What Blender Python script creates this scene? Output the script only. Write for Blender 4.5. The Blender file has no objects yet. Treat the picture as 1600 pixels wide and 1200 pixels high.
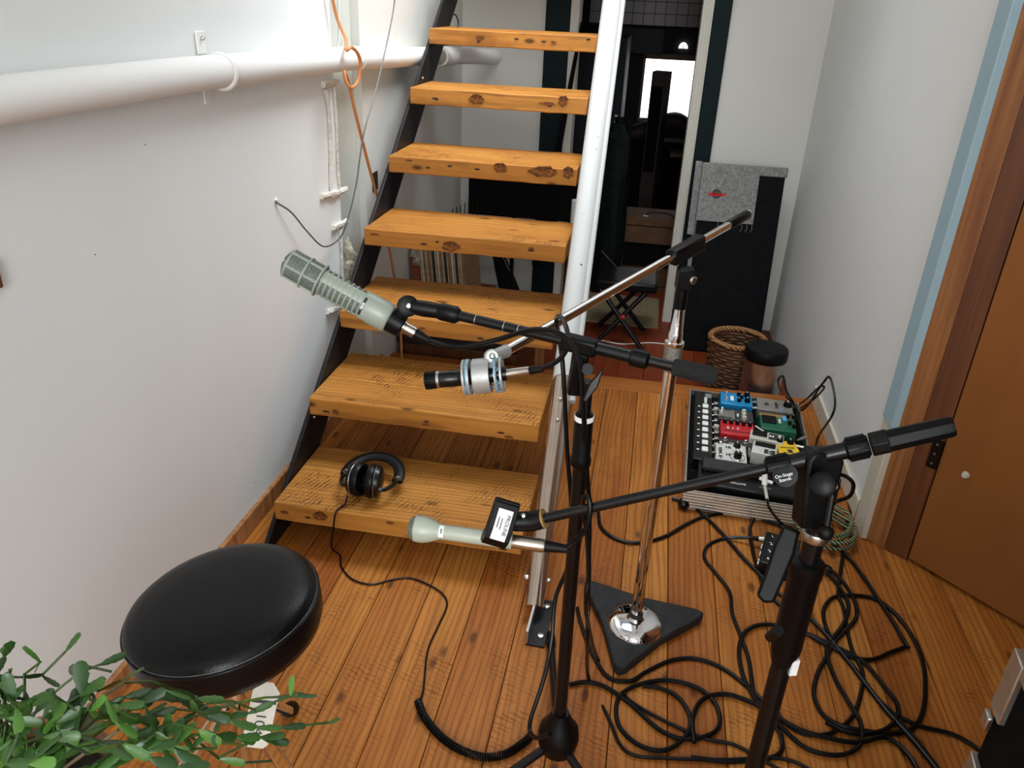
import bpy, math, random
from mathutils import Vector as V, Matrix
random.seed(7)
sc = bpy.context.scene
col = sc.collection
# ------------------------------------------------------------------ camera
F = 1223.0; H = 1.45
MR = ((0.98257, 0.11328, -0.14398), (0.17907, -0.42628, 0.88668), (0.03907, -0.89746, -0.43936))
_c = [V((MR[0][k], MR[1][k], MR[2][k])) for k in range(3)]
_ez = -_c[2].normalized(); _ex = (_c[0] - _ez * _c[0].dot(_ez)).normalized(); _ey = _ez.cross(_ex)
cd = bpy.data.cameras.new('camera'); cam = bpy.data.objects.new('camera', cd); col.objects.link(cam)
cam.matrix_world = Matrix(((_ex.x, _ey.x, _ez.x, 0), (_ex.y, _ey.y, _ez.y, 0), (_ex.z, _ey.z, _ez.z, H), (0, 0, 0, 1)))
cd.sensor_width = 36; cd.lens = F / 1600 * 36; cd.clip_start = 0.02
sc.camera = cam
CP = V((0, 0, H))
# ------------------------------------------------------------------ light and exposure
w = bpy.data.worlds.new('daylight'); sc.world = w; w.use_nodes = True
bg = w.node_tree.nodes['Background']; bg.inputs[0].default_value = (0.82, 0.9, 1.0, 1); bg.inputs[1].default_value = 0.3
def area(name, loc, target, sx, sy, power, colr):
    l = bpy.data.lights.new(name, 'AREA'); l.shape = 'RECTANGLE'; l.size = sx; l.size_y = sy; l.energy = power; l.color = colr
    o = bpy.data.objects.new(name, l); col.objects.link(o); o.location = loc
    o.rotation_euler = (V(target) - V(loc)).to_track_quat('-Z', 'Y').to_euler(); return o
area('window_daylight', (0.35, -1.95, 1.8), (-0.2, 2.0, 0.75), 1.2, 1.5, 80, (0.95, 0.98, 1.0))
sk = area('skylight_daylight', (-0.30, 2.85, 2.88), (-0.95, 3.05, 1.3), 0.9, 1.4, 33, (0.92, 0.96, 1.0)); sk.data.spread = math.radians(115)
sc.view_settings.view_transform = 'Standard'; sc.view_settings.look = 'None'
sc.view_settings.exposure = 0.14; sc.view_settings.gamma = 1.0; sc.view_settings.use_curve_mapping = False

# ------------------------------------------------------------------ survey helpers (photo measurements -> metres)
def ray(x, y):
    a = (x - 800, y - 600, F)
    return V(tuple(sum(MR[i][k] * a[k] for k in range(3)) for i in range(3)))
def fl(x, y, z=0.0): d = ray(x, y); return CP + d * ((z - H) / d.z)
def aty(x, y, Y): d = ray(x, y); return CP + d * (Y / d.y)
def atx(x, y, X): d = ray(x, y); return CP + d * (X / d.x)
def dp(x, y, d): return CP + ray(x, y) * (d / F)

# ------------------------------------------------------------------ mesh helpers
def frame(o, z, xh=(0, 0, 1)):
    o = V(o); z = V(z).normalized(); xh = V(xh)
    x = xh - z * xh.dot(z)
    if x.length < 1e-5: x = V((1, 0, 0)) - z * z.x
    x.normalize(); y = z.cross(x)
    return Matrix(((x.x, y.x, z.x, o.x), (x.y, y.y, z.y, o.y), (x.z, y.z, z.z, o.z), (0, 0, 0, 1)))
def rotz(o, a): return Matrix.Translation(V(o)) @ Matrix.Rotation(a, 4, 'Z')
ORG = {}
def spline(pts, n=8):
    pts = [V(p) for p in pts]
    if len(pts) < 3: return pts
    q = [pts[0] * 2 - pts[1]] + pts + [pts[-1] * 2 - pts[-2]]; out = []
    for i in range(1, len(q) - 2):
        a, b, c, d = q[i - 1:i + 3]
        for k in range(n):
            t = k / n
            out.append(0.5 * ((2 * b) + (c - a) * t + (2 * a - 5 * b + 4 * c - d) * t * t + (3 * b - a - 3 * c + d) * t ** 3))
    out.append(pts[-1]); return out
class MB:
    def __init__(s): s.v = []; s.f = []
    def add(s, vs, fs, T=None):
        n = len(s.v); s.v += [(T @ V(p)) if T is not None else V(p) for p in vs]
        s.f += [tuple(i + n for i in f) for f in fs]; return s
    def box(s, lo, hi, T=None):
        x0, y0, z0 = lo; x1, y1, z1 = hi
        return s.add([(x0, y0, z0), (x1, y0, z0), (x1, y1, z0), (x0, y1, z0), (x0, y0, z1), (x1, y0, z1), (x1, y1, z1), (x0, y1, z1)],
                     [(0, 3, 2, 1), (4, 5, 6, 7), (0, 1, 5, 4), (1, 2, 6, 5), (2, 3, 7, 6), (3, 0, 4, 7)], T)
    def prism(s, poly, z0, z1, T=None):
        n = len(poly)
        return s.add([(p[0], p[1], z0) for p in poly] + [(p[0], p[1], z1) for p in poly],
                     [tuple(range(n - 1, -1, -1)), tuple(range(n, 2 * n))] + [(i, (i + 1) % n, n + (i + 1) % n, n + i) for i in range(n)], T)
    def lathe(s, prof, T=None, seg=24):
        vs = []; fs = []; rows = []
        for r, z in prof:
            if r < 1e-6: rows.append([len(vs)]); vs.append((0, 0, z))
            else:
                rows.append(list(range(len(vs), len(vs) + seg)))
                vs += [(r * math.cos(2 * math.pi * k / seg), r * math.sin(2 * math.pi * k / seg), z) for k in range(seg)]
        for a, b in zip(rows, rows[1:]):
            for k in range(seg):
                k2 = (k + 1) % seg
                if len(a) == 1 and len(b) == 1: continue
                if len(a) == 1: fs.append((a[0], b[k2], b[k]))
                elif len(b) == 1: fs.append((a[k], a[k2], b[0]))
                else: fs.append((a[k], a[k2], b[k2], b[k]))
        if len(rows[0]) > 1: fs.append(tuple(reversed(rows[0])))
        if len(rows[-1]) > 1: fs.append(tuple(rows[-1]))
        return s.add(vs, fs, T)
    def cyl(s, a, b, r0, r1=None, seg=16):
        a = V(a); b = V(b); r1 = r0 if r1 is None else r1
        return s.lathe([(r0, 0), (r1, (b - a).length)], frame(a, b - a), seg)
    def tube(s, pts, r, seg=8, T=None, sx=1.0, up=None):
        pts = [V(p) for p in pts]; n = len(pts); rr = r if isinstance(r, (list, tuple)) else [r] * n
        t0 = (pts[1] - pts[0]).normalized(); x = V(up) if up is not None else (V((0, 0, 1)) if abs(t0.z) < 0.9 else V((1, 0, 0)))
        vs = []; fs = []
        for i in range(n):
            t = (pts[min(i + 1, n - 1)] - pts[max(i - 1, 0)])
            if t.length < 1e-9: t = t0
            t = t.normalized(); x = x - t * x.dot(t)
            if x.length < 1e-6: x = t.orthogonal()
            x.normalize(); y = t.cross(x)
            for k in range(seg):
                a = 2 * math.pi * k / seg
                vs.append(pts[i] + x * (rr[i] * math.cos(a)) + y * (rr[i] * sx * math.sin(a)))
        for i in range(n - 1):
            for k in range(seg):
                k2 = (k + 1) % seg; fs.append((i * seg + k, i * seg + k2, (i + 1) * seg + k2, (i + 1) * seg + k))
        fs.append(tuple(range(seg - 1, -1, -1))); fs.append(tuple((n - 1) * seg + k for k in range(seg)))
        return s.add(vs, fs, T)
    def torus(s, R, r, T=None, seg=32, rs=8):
        vs = []; fs = []
        for i in range(seg):
            a = 2 * math.pi * i / seg
            for k in range(rs):
                b = 2 * math.pi * k / rs; q = R + r * math.cos(b); vs.append((q * math.cos(a), q * math.sin(a), r * math.sin(b)))
        for i in range(seg):
            for k in range(rs):
                i2 = (i + 1) % seg; k2 = (k + 1) % rs; fs.append((i * rs + k, i2 * rs + k, i2 * rs + k2, i * rs + k2))
        return s.add(vs, fs, T)
    def sphere(s, c, r, seg=14, sz=1.0):
        n = 8
        return s.lathe([(r * math.sin(math.pi * i / n), -r * sz * math.cos(math.pi * i / n)) for i in range(n + 1)], Matrix.Translation(V(c)), seg)
    def build(s, name, mat, parent=None, bevel=0, smooth=True, sharp=38, origin=None):
        if origin is None:
            lo = V([min(p[k] for p in s.v) for k in range(3)]); hi = V([max(p[k] for p in s.v) for k in range(3)])
            origin = (lo + hi) / 2
            if parent is None: origin.z = lo.z
        origin = V(origin)
        me = bpy.data.meshes.new(name); me.from_pydata([tuple(p - origin) for p in s.v], [], s.f); me.update()
        if smooth:
            me.shade_smooth(); me.set_sharp_from_angle(angle=math.radians(sharp))
        me.materials.append(mat if not isinstance(mat, str) else M[mat])
        o = bpy.data.objects.new(name, me); col.objects.link(o); place(o, parent, origin)
        if bevel:
            m = o.modifiers.new('bevel', 'BEVEL'); m.width = bevel; m.segments = 2; m.limit_method = 'ANGLE'; m.angle_limit = math.radians(40)
        return o
def place(o, parent, origin):
    ORG[o.name] = V(origin)
    if parent is not None: o.parent = parent; o.location = V(origin) - ORG[parent.name]
    else: o.location = origin
def strokes(name, n, size, T, mat, parent):
    rd_ = random.Random(n * 7 + int(size * 1e5)); b = MB(); W_ = n * size * 0.55; x = -W_ / 2
    while x < W_ / 2 - size * 0.1:
        w_ = size * rd_.uniform(0.18, 0.45); h_ = size * rd_.uniform(0.25, 0.4); b.box((x, -h_, -0.0002), (x + w_, h_, 0.0003), T); x += w_ + size * 0.16
    o = b.build(name, mat, parent, smooth=False); o['kind'] = 'stuff'; return o
def thing(name, label, cat, loc, group=None):
    o = bpy.data.objects.new(name, None); col.objects.link(o); o.empty_display_size = 0.05; place(o, None, loc)
    tag(o, label, cat, group); return o
def tag(o, label, cat, group=None):
    o['label'] = label; o['category'] = cat
    if group: o['group'] = group
    return o
def struct(o): o['kind'] = 'structure'; return o
def inst(src, name, parent, origin, rot=None):
    o = bpy.data.objects.new(name, src.data); col.objects.link(o); place(o, parent, origin)
    if rot is not None: o.rotation_euler = rot
    return o
def text(name, s, size, T, mat, parent, depth=0.0004, align='CENTER', sx=1.0):
    c = bpy.data.curves.new(name, 'FONT'); c.body = s; c.size = size; c.align_x = align; c.align_y = 'CENTER'; c.extrude = depth
    t = bpy.data.objects.new('tmp', c); col.objects.link(t); dg = bpy.context.evaluated_depsgraph_get()
    me = bpy.data.meshes.new_from_object(t.evaluated_get(dg)); bpy.data.objects.remove(t); bpy.data.curves.remove(c)
    b = MB(); b.add([(p.co.x * sx, p.co.y, p.co.z) for p in me.vertices], [tuple(p.vertices) for p in me.polygons], T)
    bpy.data.meshes.remove(me); return b.build(name, mat, parent, smooth=False)

# ------------------------------------------------------------------ materials
M = {}
class N:
    def __init__(s, name):
        s.m = bpy.data.materials.new(name); s.m.use_nodes = True; s.t = s.m.node_tree; s.b = s.t.nodes['Principled BSDF']; M[name] = s.m
    def n(s, typ, **kw):
        o = s.t.nodes.new(typ)
        for k, v in kw.items(): setattr(o, k, v)
        return o
    def l(s, a, b): s.t.links.new(a, b)
    def math(s, op, a, b=None):
        o = s.n('ShaderNodeMath', operation=op); s.set(o.inputs[0], a)
        if b is not None: s.set(o.inputs[1], b)
        return o.outputs[0]
    def set(s, i, v):
        if isinstance(v, (int, float, tuple)): i.default_value = v
        else: s.l(v, i)
    def coords(s, scale=(1, 1, 1), rot=(0, 0, 0), rnd=0.0):
        tc = s.n('ShaderNodeTexCoord'); mp = s.n('ShaderNodeMapping'); mp.inputs['Scale'].default_value = scale; mp.inputs['Rotation'].default_value = rot
        src = tc.outputs['Object']
        if rnd:
            oi = s.n('ShaderNodeObjectInfo'); cb = s.n('ShaderNodeCombineXYZ')
            s.l(s.math('MULTIPLY', oi.outputs['Random'], rnd), cb.inputs[0]); s.l(s.math('MULTIPLY', oi.outputs['Random'], rnd * 1.7), cb.inputs[1])
            ad = s.n('ShaderNodeVectorMath', operation='ADD'); s.l(src, ad.inputs[0]); s.l(cb.outputs[0], ad.inputs[1]); src = ad.outputs[0]
        s.l(src, mp.inputs['Vector']); return mp.outputs[0]
    def noise(s, vec, scale, detail=3, rough=0.55, dist=0.0):
        o = s.n('ShaderNodeTexNoise'); o.inputs['Scale'].default_value = scale; o.inputs['Detail'].default_value = detail
        o.inputs['Roughness'].default_value = rough; o.inputs['Distortion'].default_value = dist; s.l(vec, o.inputs['Vector']); return o.outputs['Fac']
    def ramp(s, fac, stops):
        o = s.n('ShaderNodeValToRGB'); s.l(fac, o.inputs[0]); e = o.color_ramp.elements
        while len(e) < len(stops): e.new(0.5)
        for k, (p, c) in enumerate(stops): e[k].position = p; e[k].color = (*c, 1) if len(c) == 3 else c
        return o.outputs[0]
    def mix(s, fac, a, b, mode='MIX'):
        o = s.n('ShaderNodeMix', data_type='RGBA', blend_type=mode); s.set(o.inputs[0], fac)
        for i, v in ((6, a), (7, b)):
            if isinstance(v, tuple): o.inputs[i].default_value = (*v, 1)
            else: s.l(v, o.inputs[i])
        return o.outputs[2]
    def bump(s, h, strength=0.3, dist=0.002):
        o = s.n('ShaderNodeBump'); o.inputs['Strength'].default_value = strength; o.inputs['Distance'].default_value = dist
        s.l(h, o.inputs['Height']); s.l(o.outputs[0], s.b.inputs['Normal'])
    def fin(s, colr, rough=0.5, metal=0.0, spec=0.5):
        s.set(s.b.inputs['Base Color'], (*colr, 1) if isinstance(colr, tuple) else colr)
        s.set(s.b.inputs['Roughness'], rough); s.b.inputs['Metallic'].default_value = metal; s.b.inputs['Specular IOR Level'].default_value = spec
        return s.m
B3 = ((0, 0, 0), (1, 1, 1))
def plain(name, c, rough=0.5, metal=0.0, var=0.08, scale=30, bump=0.0, spec=0.5, bscale=None):
    k = N(name); v = k.coords(); f = k.noise(v, scale, 4)
    lo = tuple(max(0, x * (1 - var)) for x in c); hi = tuple(min(1, x * (1 + var)) for x in c)
    k.fin(k.ramp(f, [(0.3, lo), (0.7, hi)]), rough, metal, spec)
    if bump: k.bump(k.noise(k.coords(), bscale or scale * 6, 3), bump, 0.001)
    return k.m
def wood(name, light, mid, dark, along='Y', saw=0.5, rnd=9.0, knots=0.5, rough=0.42, tone=0.5):
    k = N(name); ax = (lambda a, b: (b, a, b) if along == 'Y' else (a, b, b))
    v = k.coords((1, 1, 1), rnd=rnd)
    broad = k.noise(k.coords(ax(1.2, 7), rnd=rnd), 1.0, 3)
    grain = k.noise(k.coords(ax(1.6, 48), rnd=rnd), 1.0, 5, 0.65, 0.8)
    c = k.ramp(broad, [(0.3, mid), (0.65, light)])
    c = k.mix(k.ramp(grain, [(0.42, (0, 0, 0)), (0.68, (1, 1, 1))]), c, k.mix(0.36, c, dark))
    # growth-ring figure
    wv = k.n('ShaderNodeTexWave', wave_type='RINGS', rings_direction='Y' if along == 'Y' else 'X'); wv.inputs['Scale'].default_value = 4.5
    wv.inputs['Distortion'].default_value = 11; wv.inputs['Detail'].default_value = 3; wv.inputs['Detail Scale'].default_value = 0.55
    k.l(k.coords(ax(0.55, 4.2), rnd=rnd), wv.inputs['Vector'])
    c = k.mix(k.math('MULTIPLY', k.ramp(wv.outputs['Fac'], [(0.55, (0, 0, 0)), (0.95, (1, 1, 1))]), 0.36), c, dark)
    # saw marks across the board
    sw = k.n('ShaderNodeTexWave', wave_type='BANDS', bands_direction='Y' if along == 'Y' else 'X'); sw.inputs['Scale'].default_value = 24
    sw.inputs['Distortion'].default_value = 5.0; sw.inputs['Detail'].default_value = 3; sw.inputs['Detail Scale'].default_value = 2.2
    k.l(k.coords((1, 1, 1), (0, 0, 0.32), rnd=rnd), sw.inputs['Vector'])
    mask = k.ramp(k.noise(v, 5.0, 3), [(0.45, (0, 0, 0)), (0.62, (1, 1, 1))])
    geo = k.n('ShaderNodeNewGeometry'); sx_ = k.n('ShaderNodeSeparateXYZ'); k.l(geo.outputs['True Normal'], sx_.inputs[0])
    mask = k.math('MULTIPLY', mask, k.math('MAXIMUM', sx_.outputs[2], 0.0)); mask = k.math('MULTIPLY', mask, k.ramp(k.noise(k.coords(ax(25, 25), rnd=rnd), 1.0, 4), [(0.38, (0, 0, 0)), (0.6, (1, 1, 1))]))
    sm = k.math('MULTIPLY', k.math('MULTIPLY', k.ramp(sw.outputs['Fac'], [(0.6, (0, 0, 0)), (0.9, (1, 1, 1))]), mask), saw)
    c = k.mix(sm, c, dark)
    if knots:
        vo = k.n('ShaderNodeTexVoronoi'); vo.inputs['Scale'].default_value = 1.0; k.l(k.coords(ax(5.5, 13), rnd=rnd), vo.inputs['Vector'])
        c = k.mix(k.math('MULTIPLY', k.ramp(vo.outputs['Distance'], [(0.07, (1, 1, 1)), (0.16, (0, 0, 0))]), knots), c, tuple(x * 0.25 for x in dark))
    oi = k.n('ShaderNodeObjectInfo')
    c = k.mix(k.math('MULTIPLY', oi.outputs['Random'], tone), c, k.mix(0.55, c, mid, 'MULTIPLY'))
    k.fin(c, k.math('ADD', k.math('MULTIPLY', grain, 0.25), rough - 0.1), 0, 0.22)
    k.bump(k.math('SUBTRACT', k.math('MULTIPLY', grain, 0.4), sm), 0.35, 0.002); return k.m
wood('floor_wood', (0.55, 0.225, 0.042), (0.40, 0.132, 0.018), (0.11, 0.027, 0.005), 'Y', 0.55, 9, 0.7, 0.50, 0.85)
wood('border_wood', (0.46, 0.165, 0.03), (0.33, 0.10, 0.014), (0.16, 0.045, 0.012), 'X', 0.2, 9, 0.4, 0.42)
wood('red_wood', (0.24, 0.045, 0.013), (0.16, 0.028, 0.009), (0.06, 0.012, 0.005), 'Y', 0.1, 5, 0.1, 0.42)
wood('tread_wood', (0.53, 0.24, 0.048), (0.43, 0.172, 0.028), (0.09, 0.026, 0.005), 'X', 0.95, 7, 0.85, 0.52, 0.25)
k = N('door_wood'); k.fin(k.mix(k.math('MULTIPLY', k.noise(k.coords((14, 14, 1.2)), 1.0, 4, 0.6, 0.5), 0.5), k.ramp(k.noise(k.coords(), 2.2, 3), [(0.3, (0.25, 0.088, 0.018)), (0.7, (0.31, 0.115, 0.025))]), (0.15, 0.05, 0.012)), 0.6, 0, 0.25)
def vwood(name, light, mid, dark, rough=0.5):
    k = N(name); g = k.noise(k.coords((45, 45, 1.5)), 1.0, 4, 0.6, 0.6); b = k.noise(k.coords((9, 9, 0.6)), 1.0, 3)
    c = k.mix(k.ramp(g, [(0.4, (0, 0, 0)), (0.7, (1, 1, 1))]), k.ramp(b, [(0.3, mid), (0.7, light)]), dark); k.fin(c, rough); k.bump(g, 0.2, 0.001)
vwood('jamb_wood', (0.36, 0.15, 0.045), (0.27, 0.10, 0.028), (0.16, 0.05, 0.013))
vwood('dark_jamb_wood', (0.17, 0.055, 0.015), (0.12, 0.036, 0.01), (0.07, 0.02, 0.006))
vwood('base_wood', (0.50, 0.24, 0.085), (0.38, 0.16, 0.05), (0.2, 0.07, 0.02))
def wallmat(name, c, marks=0.25):
    k = N(name); v = k.coords(); a = k.noise(v, 1.6, 4); d = k.noise(k.coords(), 14, 5, 0.7)
    base = k.ramp(a, [(0.3, tuple(x * 0.95 for x in c)), (0.7, c)])
    sp = k.ramp(k.noise(k.coords((1, 1, 1)), 9.0, 2), [(0.74, (0, 0, 0)), (0.78, (1, 1, 1))])
    k.fin(k.mix(k.math('MULTIPLY', sp, marks), base, tuple(x * 0.72 for x in c)), 0.75, 0, 0.3); k.bump(d, 0.08, 0.003)
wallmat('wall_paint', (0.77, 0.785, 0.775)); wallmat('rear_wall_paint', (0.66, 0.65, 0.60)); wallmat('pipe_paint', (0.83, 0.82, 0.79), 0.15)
k = N('knot_wood'); f = k.noise(k.coords((45, 45, 110)), 1.0, 5, 0.65, 1.5)
k.fin(k.ramp(f, [(0.36, (0.035, 0.011, 0.003)), (0.48, (0.13, 0.043, 0.009)), (0.62, (0.30, 0.11, 0.02))]), 0.6, 0, 0.2)
plain('plaster', (0.66, 0.63, 0.56), 0.9, 0, 0.25, 60, 0.6)
plain('sage_trim', (0.52, 0.53, 0.48), 0.5, 0, 0.05, 12)
def chipped(name, c, under, lo=0.66):
    k = N(name); v = k.coords((1, 1, 0.6)); f = k.noise(v, 34, 4, 0.6); ch = k.ramp(f, [(lo, (0, 0, 0)), (lo + 0.015, (1, 1, 1))])
    k.fin(k.mix(ch, c, under), 0.6, 0, 0.15); k.bump(ch, -0.3, 0.002)
chipped('blue_paint', (0.33, 0.46, 0.52), (0.14, 0.05, 0.03), 0.70); chipped('cream_paint', (0.58, 0.53, 0.43), (0.2, 0.12, 0.06), 0.74)
chipped('green_paint', (0.002, 0.010, 0.011), (0.32, 0.13, 0.07), 0.74); chipped('white_trim', (0.62, 0.60, 0.53), (0.3, 0.26, 0.2), 0.74)
plain('black_steel', (0.007, 0.007, 0.008), 0.5, 0.0, 0.6, 9, 0.1, 0.3)
plain('black_metal', (0.003, 0.003, 0.0035), 0.28, 0.0, 0.2, 40, 0, 0.35)
plain('black_plastic', (0.0016, 0.0016, 0.002), 0.42, 0, 0.25, 60, 0, 0.2)
plain('black_rubber', (0.002, 0.002, 0.002), 0.5, 0, 0.3, 80, 0, 0.2)
plain('cable_black', (0.003, 0.003, 0.003), 0.34, 0, 0.2, 60, 0, 0.2)
plain('foam_black', (0.005, 0.006, 0.005), 0.9, 0, 0.4, 120, 0.5)
plain('dull_black', (0.004, 0.004, 0.004), 0.9, 0, 0.3, 40, 0.1, 0.1)
plain('base_iron', (0.012, 0.012, 0.013), 0.6, 0.0, 0.6, 25, 0.5, 0.3)
plain('chrome', (0.86, 0.86, 0.87), 0.06, 1.0, 0.02, 10)
plain('nickel', (0.50, 0.46, 0.40), 0.3, 1.0, 0.08, 30)
plain('steel', (0.55, 0.54, 0.52), 0.32, 1.0, 0.15, 40)
plain('knurl', (0.30, 0.29, 0.27), 0.45, 1.0, 0.4, 300, 0.8)
plain('brushed_alu', (0.55, 0.53, 0.48), 0.38, 0.9, 0.08, 60)
plain('bare_alu', (0.58, 0.48, 0.40), 0.2, 0.95, 0.08, 12)
chipped('mast_paint', (0.50, 0.505, 0.495), (0.2, 0.18, 0.16), 0.735)
plain('mic_green', (0.30, 0.345, 0.285), 0.42, 0.1, 0.04, 20)
k = N('mic_mesh'); vo = k.n('ShaderNodeTexVoronoi'); vo.inputs['Scale'].default_value = 620; k.l(k.coords(), vo.inputs['Vector'])
k.fin(k.ramp(vo.outputs['Distance'], [(0.25, (0.03, 0.037, 0.032)), (0.6, (0.15, 0.175, 0.147))]), 0.6); k.bump(vo.outputs['Distance'], 0.5, 0.0008)
plain('mic_pale', (0.40, 0.435, 0.355), 0.4, 0.05, 0.03, 20)
plain('mount_silver', (0.44, 0.45, 0.44), 0.45, 0.5, 0.04, 40)
plain('elastic_blue', (0.16, 0.32, 0.43), 0.7, 0, 0.1, 80)
plain('label_white', (0.82, 0.83, 0.82), 0.5, 0, 0.02, 10); plain('ink', (0.02, 0.02, 0.02), 0.6); plain('white_ink', (0.85, 0.86, 0.86), 0.5)
k = N('leather'); vo = k.n('ShaderNodeTexVoronoi'); vo.inputs['Scale'].default_value = 340; k.l(k.coords(), vo.inputs['Vector'])
k.fin((0.002, 0.0023, 0.003), 0.33, 0, 0.24); k.bump(vo.outputs['Distance'], 0.35, 0.0006)
k = N('leaf'); oi = k.n('ShaderNodeObjectInfo'); f = k.noise(k.coords(), 60, 3)
lc = k.mix(k.ramp(oi.outputs['Random'], [(0.0, (0, 0, 0)), (0.85, (0.45, 0.45, 0.45)), (1.0, (1, 1, 1))]), (0.012, 0.050, 0.008), (0.10, 0.26, 0.03))
k.fin(k.mix(k.math('MULTIPLY', f, 0.35), lc, (0.05, 0.10, 0.04)), 0.38); k.b.inputs['Subsurface Weight'].default_value = 0.0
plain('stem', (0.17, 0.13, 0.07), 0.8); plain('pot_clay', (0.30, 0.12, 0.06), 0.8, 0, 0.15, 20, 0.2); plain('soil', (0.03, 0.02, 0.012), 0.95, 0, 0.4, 90, 0.8)
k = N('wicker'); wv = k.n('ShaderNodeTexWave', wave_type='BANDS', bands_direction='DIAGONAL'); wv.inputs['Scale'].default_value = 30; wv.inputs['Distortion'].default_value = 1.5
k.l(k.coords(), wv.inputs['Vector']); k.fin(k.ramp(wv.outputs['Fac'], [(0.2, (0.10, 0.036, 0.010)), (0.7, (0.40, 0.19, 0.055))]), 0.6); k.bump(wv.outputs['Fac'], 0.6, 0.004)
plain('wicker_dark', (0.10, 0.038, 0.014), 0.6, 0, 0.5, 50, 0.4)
plain('felt_grey', (0.20, 0.20, 0.19), 0.95, 0, 0.35, 70, 0.8); plain('felt_red', (0.55, 0.012, 0.02), 0.8); plain('felt_black', (0.006, 0.006, 0.007), 0.95, 0, 0.4, 60, 0.2, 0.1)
plain('orange_cord', (0.52, 0.20, 0.06), 0.5, 0, 0.08, 40); plain('grey_cord', (0.10, 0.105, 0.11), 0.45); plain('white_plastic', (0.80, 0.80, 0.77), 0.4); plain('dark_red_cord', (0.13, 0.03, 0.02), 0.5)
plain('old_rope', (0.34, 0.32, 0.24), 0.95, 0, 0.35, 90, 0.8)
plain('paper_tan', (0.46, 0.33, 0.20), 0.85, 0, 0.2, 30); plain('paper_brown', (0.28, 0.16, 0.08), 0.85, 0, 0.2, 30); plain('paper_white', (0.6, 0.56, 0.48), 0.85, 0, 0.15, 30); plain('paper_red', (0.22, 0.05, 0.025), 0.8, 0, 0.2, 30)
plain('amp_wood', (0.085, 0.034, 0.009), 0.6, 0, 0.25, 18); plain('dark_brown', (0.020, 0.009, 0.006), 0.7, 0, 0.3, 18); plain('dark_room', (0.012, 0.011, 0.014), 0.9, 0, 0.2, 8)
plain('tile_grey', (0.30, 0.27, 0.26), 0.5, 0, 0.05, 10); plain('navy', (0.006, 0.008, 0.016), 0.7); plain('rug_beige', (0.24, 0.18, 0.10), 0.95, 0, 0.25, 60, 0.5)
plain('door_beam', (0.15, 0.10, 0.06), 0.8); plain('olive_cloth', (0.07, 0.075, 0.045), 0.95, 0, 0.3, 70, 0.6); plain('bag_green', (0.004, 0.007, 0.006), 0.7, 0, 0.5, 30, 0.6, 0.15)
plain('pedal_blue', (0.010, 0.24, 0.52), 0.35, 0.2); plain('pedal_grey', (0.25, 0.24, 0.22), 0.5, 0.3); plain('pedal_red', (0.50, 0.012, 0.02), 0.35); plain('pedal_green', (0.010, 0.11, 0.06), 0.4)
plain('pedal_gold', (0.40, 0.24, 0.07), 0.4, 0.4); plain('pedal_white', (0.62, 0.62, 0.58), 0.45); plain('pedal_cream', (0.52, 0.50, 0.42), 0.5); plain('pedal_yellow', (0.78, 0.50, 0.02), 0.4); plain('pedal_dark', (0.035, 0.03, 0.032), 0.4)
plain('led_blue', (0.1, 0.45, 0.8), 0.3)
k = N('tread_plate'); ck = k.n('ShaderNodeTexWave', wave_type='BANDS', bands_direction='DIAGONAL'); ck.inputs['Scale'].default_value = 50; ck.inputs['Distortion'].default_value = 4; k.l(k.coords((1, 1.8, 1)), ck.inputs['Vector'])
k.fin((0.014, 0.014, 0.015), 0.45); k.bump(ck.outputs['Fac'], 0.8, 0.003)
k = N('braid'); wv = k.n('ShaderNodeTexWave', wave_type='BANDS', bands_direction='DIAGONAL'); wv.inputs['Scale'].default_value = 42; k.l(k.coords(), wv.inputs['Vector'])
k.fin(k.ramp(wv.outputs['Fac'], [(0.5, (0.008, 0.010, 0.008)), (0.6, (0.24, 0.29, 0.14))]), 0.8)
def emit(name, c, s):
    k = N(name); k.fin((0, 0, 0), 1); k.b.inputs['Emission Color'].default_value = (*c, 1); k.b.inputs['Emission Strength'].default_value = s
emit('window_sky', (1.0, 0.97, 0.95), 2.6)
k = N('window_glass'); k.fin((1, 1, 1), 0.02); k.b.inputs['Transmission Weight'].default_value = 1.0; k.b.inputs['IOR'].default_value = 1.05

# ================================================================== STRUCTURE
XL, XR, YB = -1.06, 0.775, 4.40          # left wall, right wall, back wall
ZL = -0.20                                # lower floor beyond the step
PW = 0.1285
floor = struct(MB().box((-1.2, -2.1, -0.26), (1.9, 3.09, -0.024)).build('floor', 'dark_brown'))
p0 = None
for i in range(-4, 19):
    x0 = -0.594 + PW * i
    if x0 < -1.12 or x0 > 1.8: continue
    o = (x0 + PW / 2, 0.49, -0.011)
    if p0 is None: p0 = MB().box((o[0] - PW / 2 + 0.0009, -2.05, -0.022), (o[0] + PW / 2 - 0.0009, 2.99, 0.0)).build('floorboard', 'floor_wood', floor, bevel=0.0012, origin=o)
    else:
        q = inst(p0, 'floorboard', floor, o); m = q.modifiers.new('bevel', 'BEVEL'); m.width = 0.0012; m.limit_method = 'ANGLE'
MB().box((-1.06, 2.992, -0.022), (0.775, 3.112, 0.0)).build('border_board', 'border_wood', floor, bevel=0.003)
MB().box((-1.06, 3.09, -0.2), (0.775, 3.10, -0.024)).build('step_riser', 'red_wood', floor)
fb = struct(MB().box((-1.2, 3.10, ZL - 0.06), (1.2, 7.2, ZL - 0.02)).build('floor_back', 'dark_brown'))
p1 = None
for i in range(-1, 15):
    x0 = -1.08 + PW * i; o = (x0 + PW / 2, 5.1, ZL - 0.01)
    if p1 is None: p1 = MB().box((x0 + 0.001, 3.11, ZL - 0.02), (x0 + PW - 0.001, 7.1, ZL)).build('floorboard', 'red_wood', fb, origin=o)
    else: inst(p1, 'floorboard', fb, o)
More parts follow.
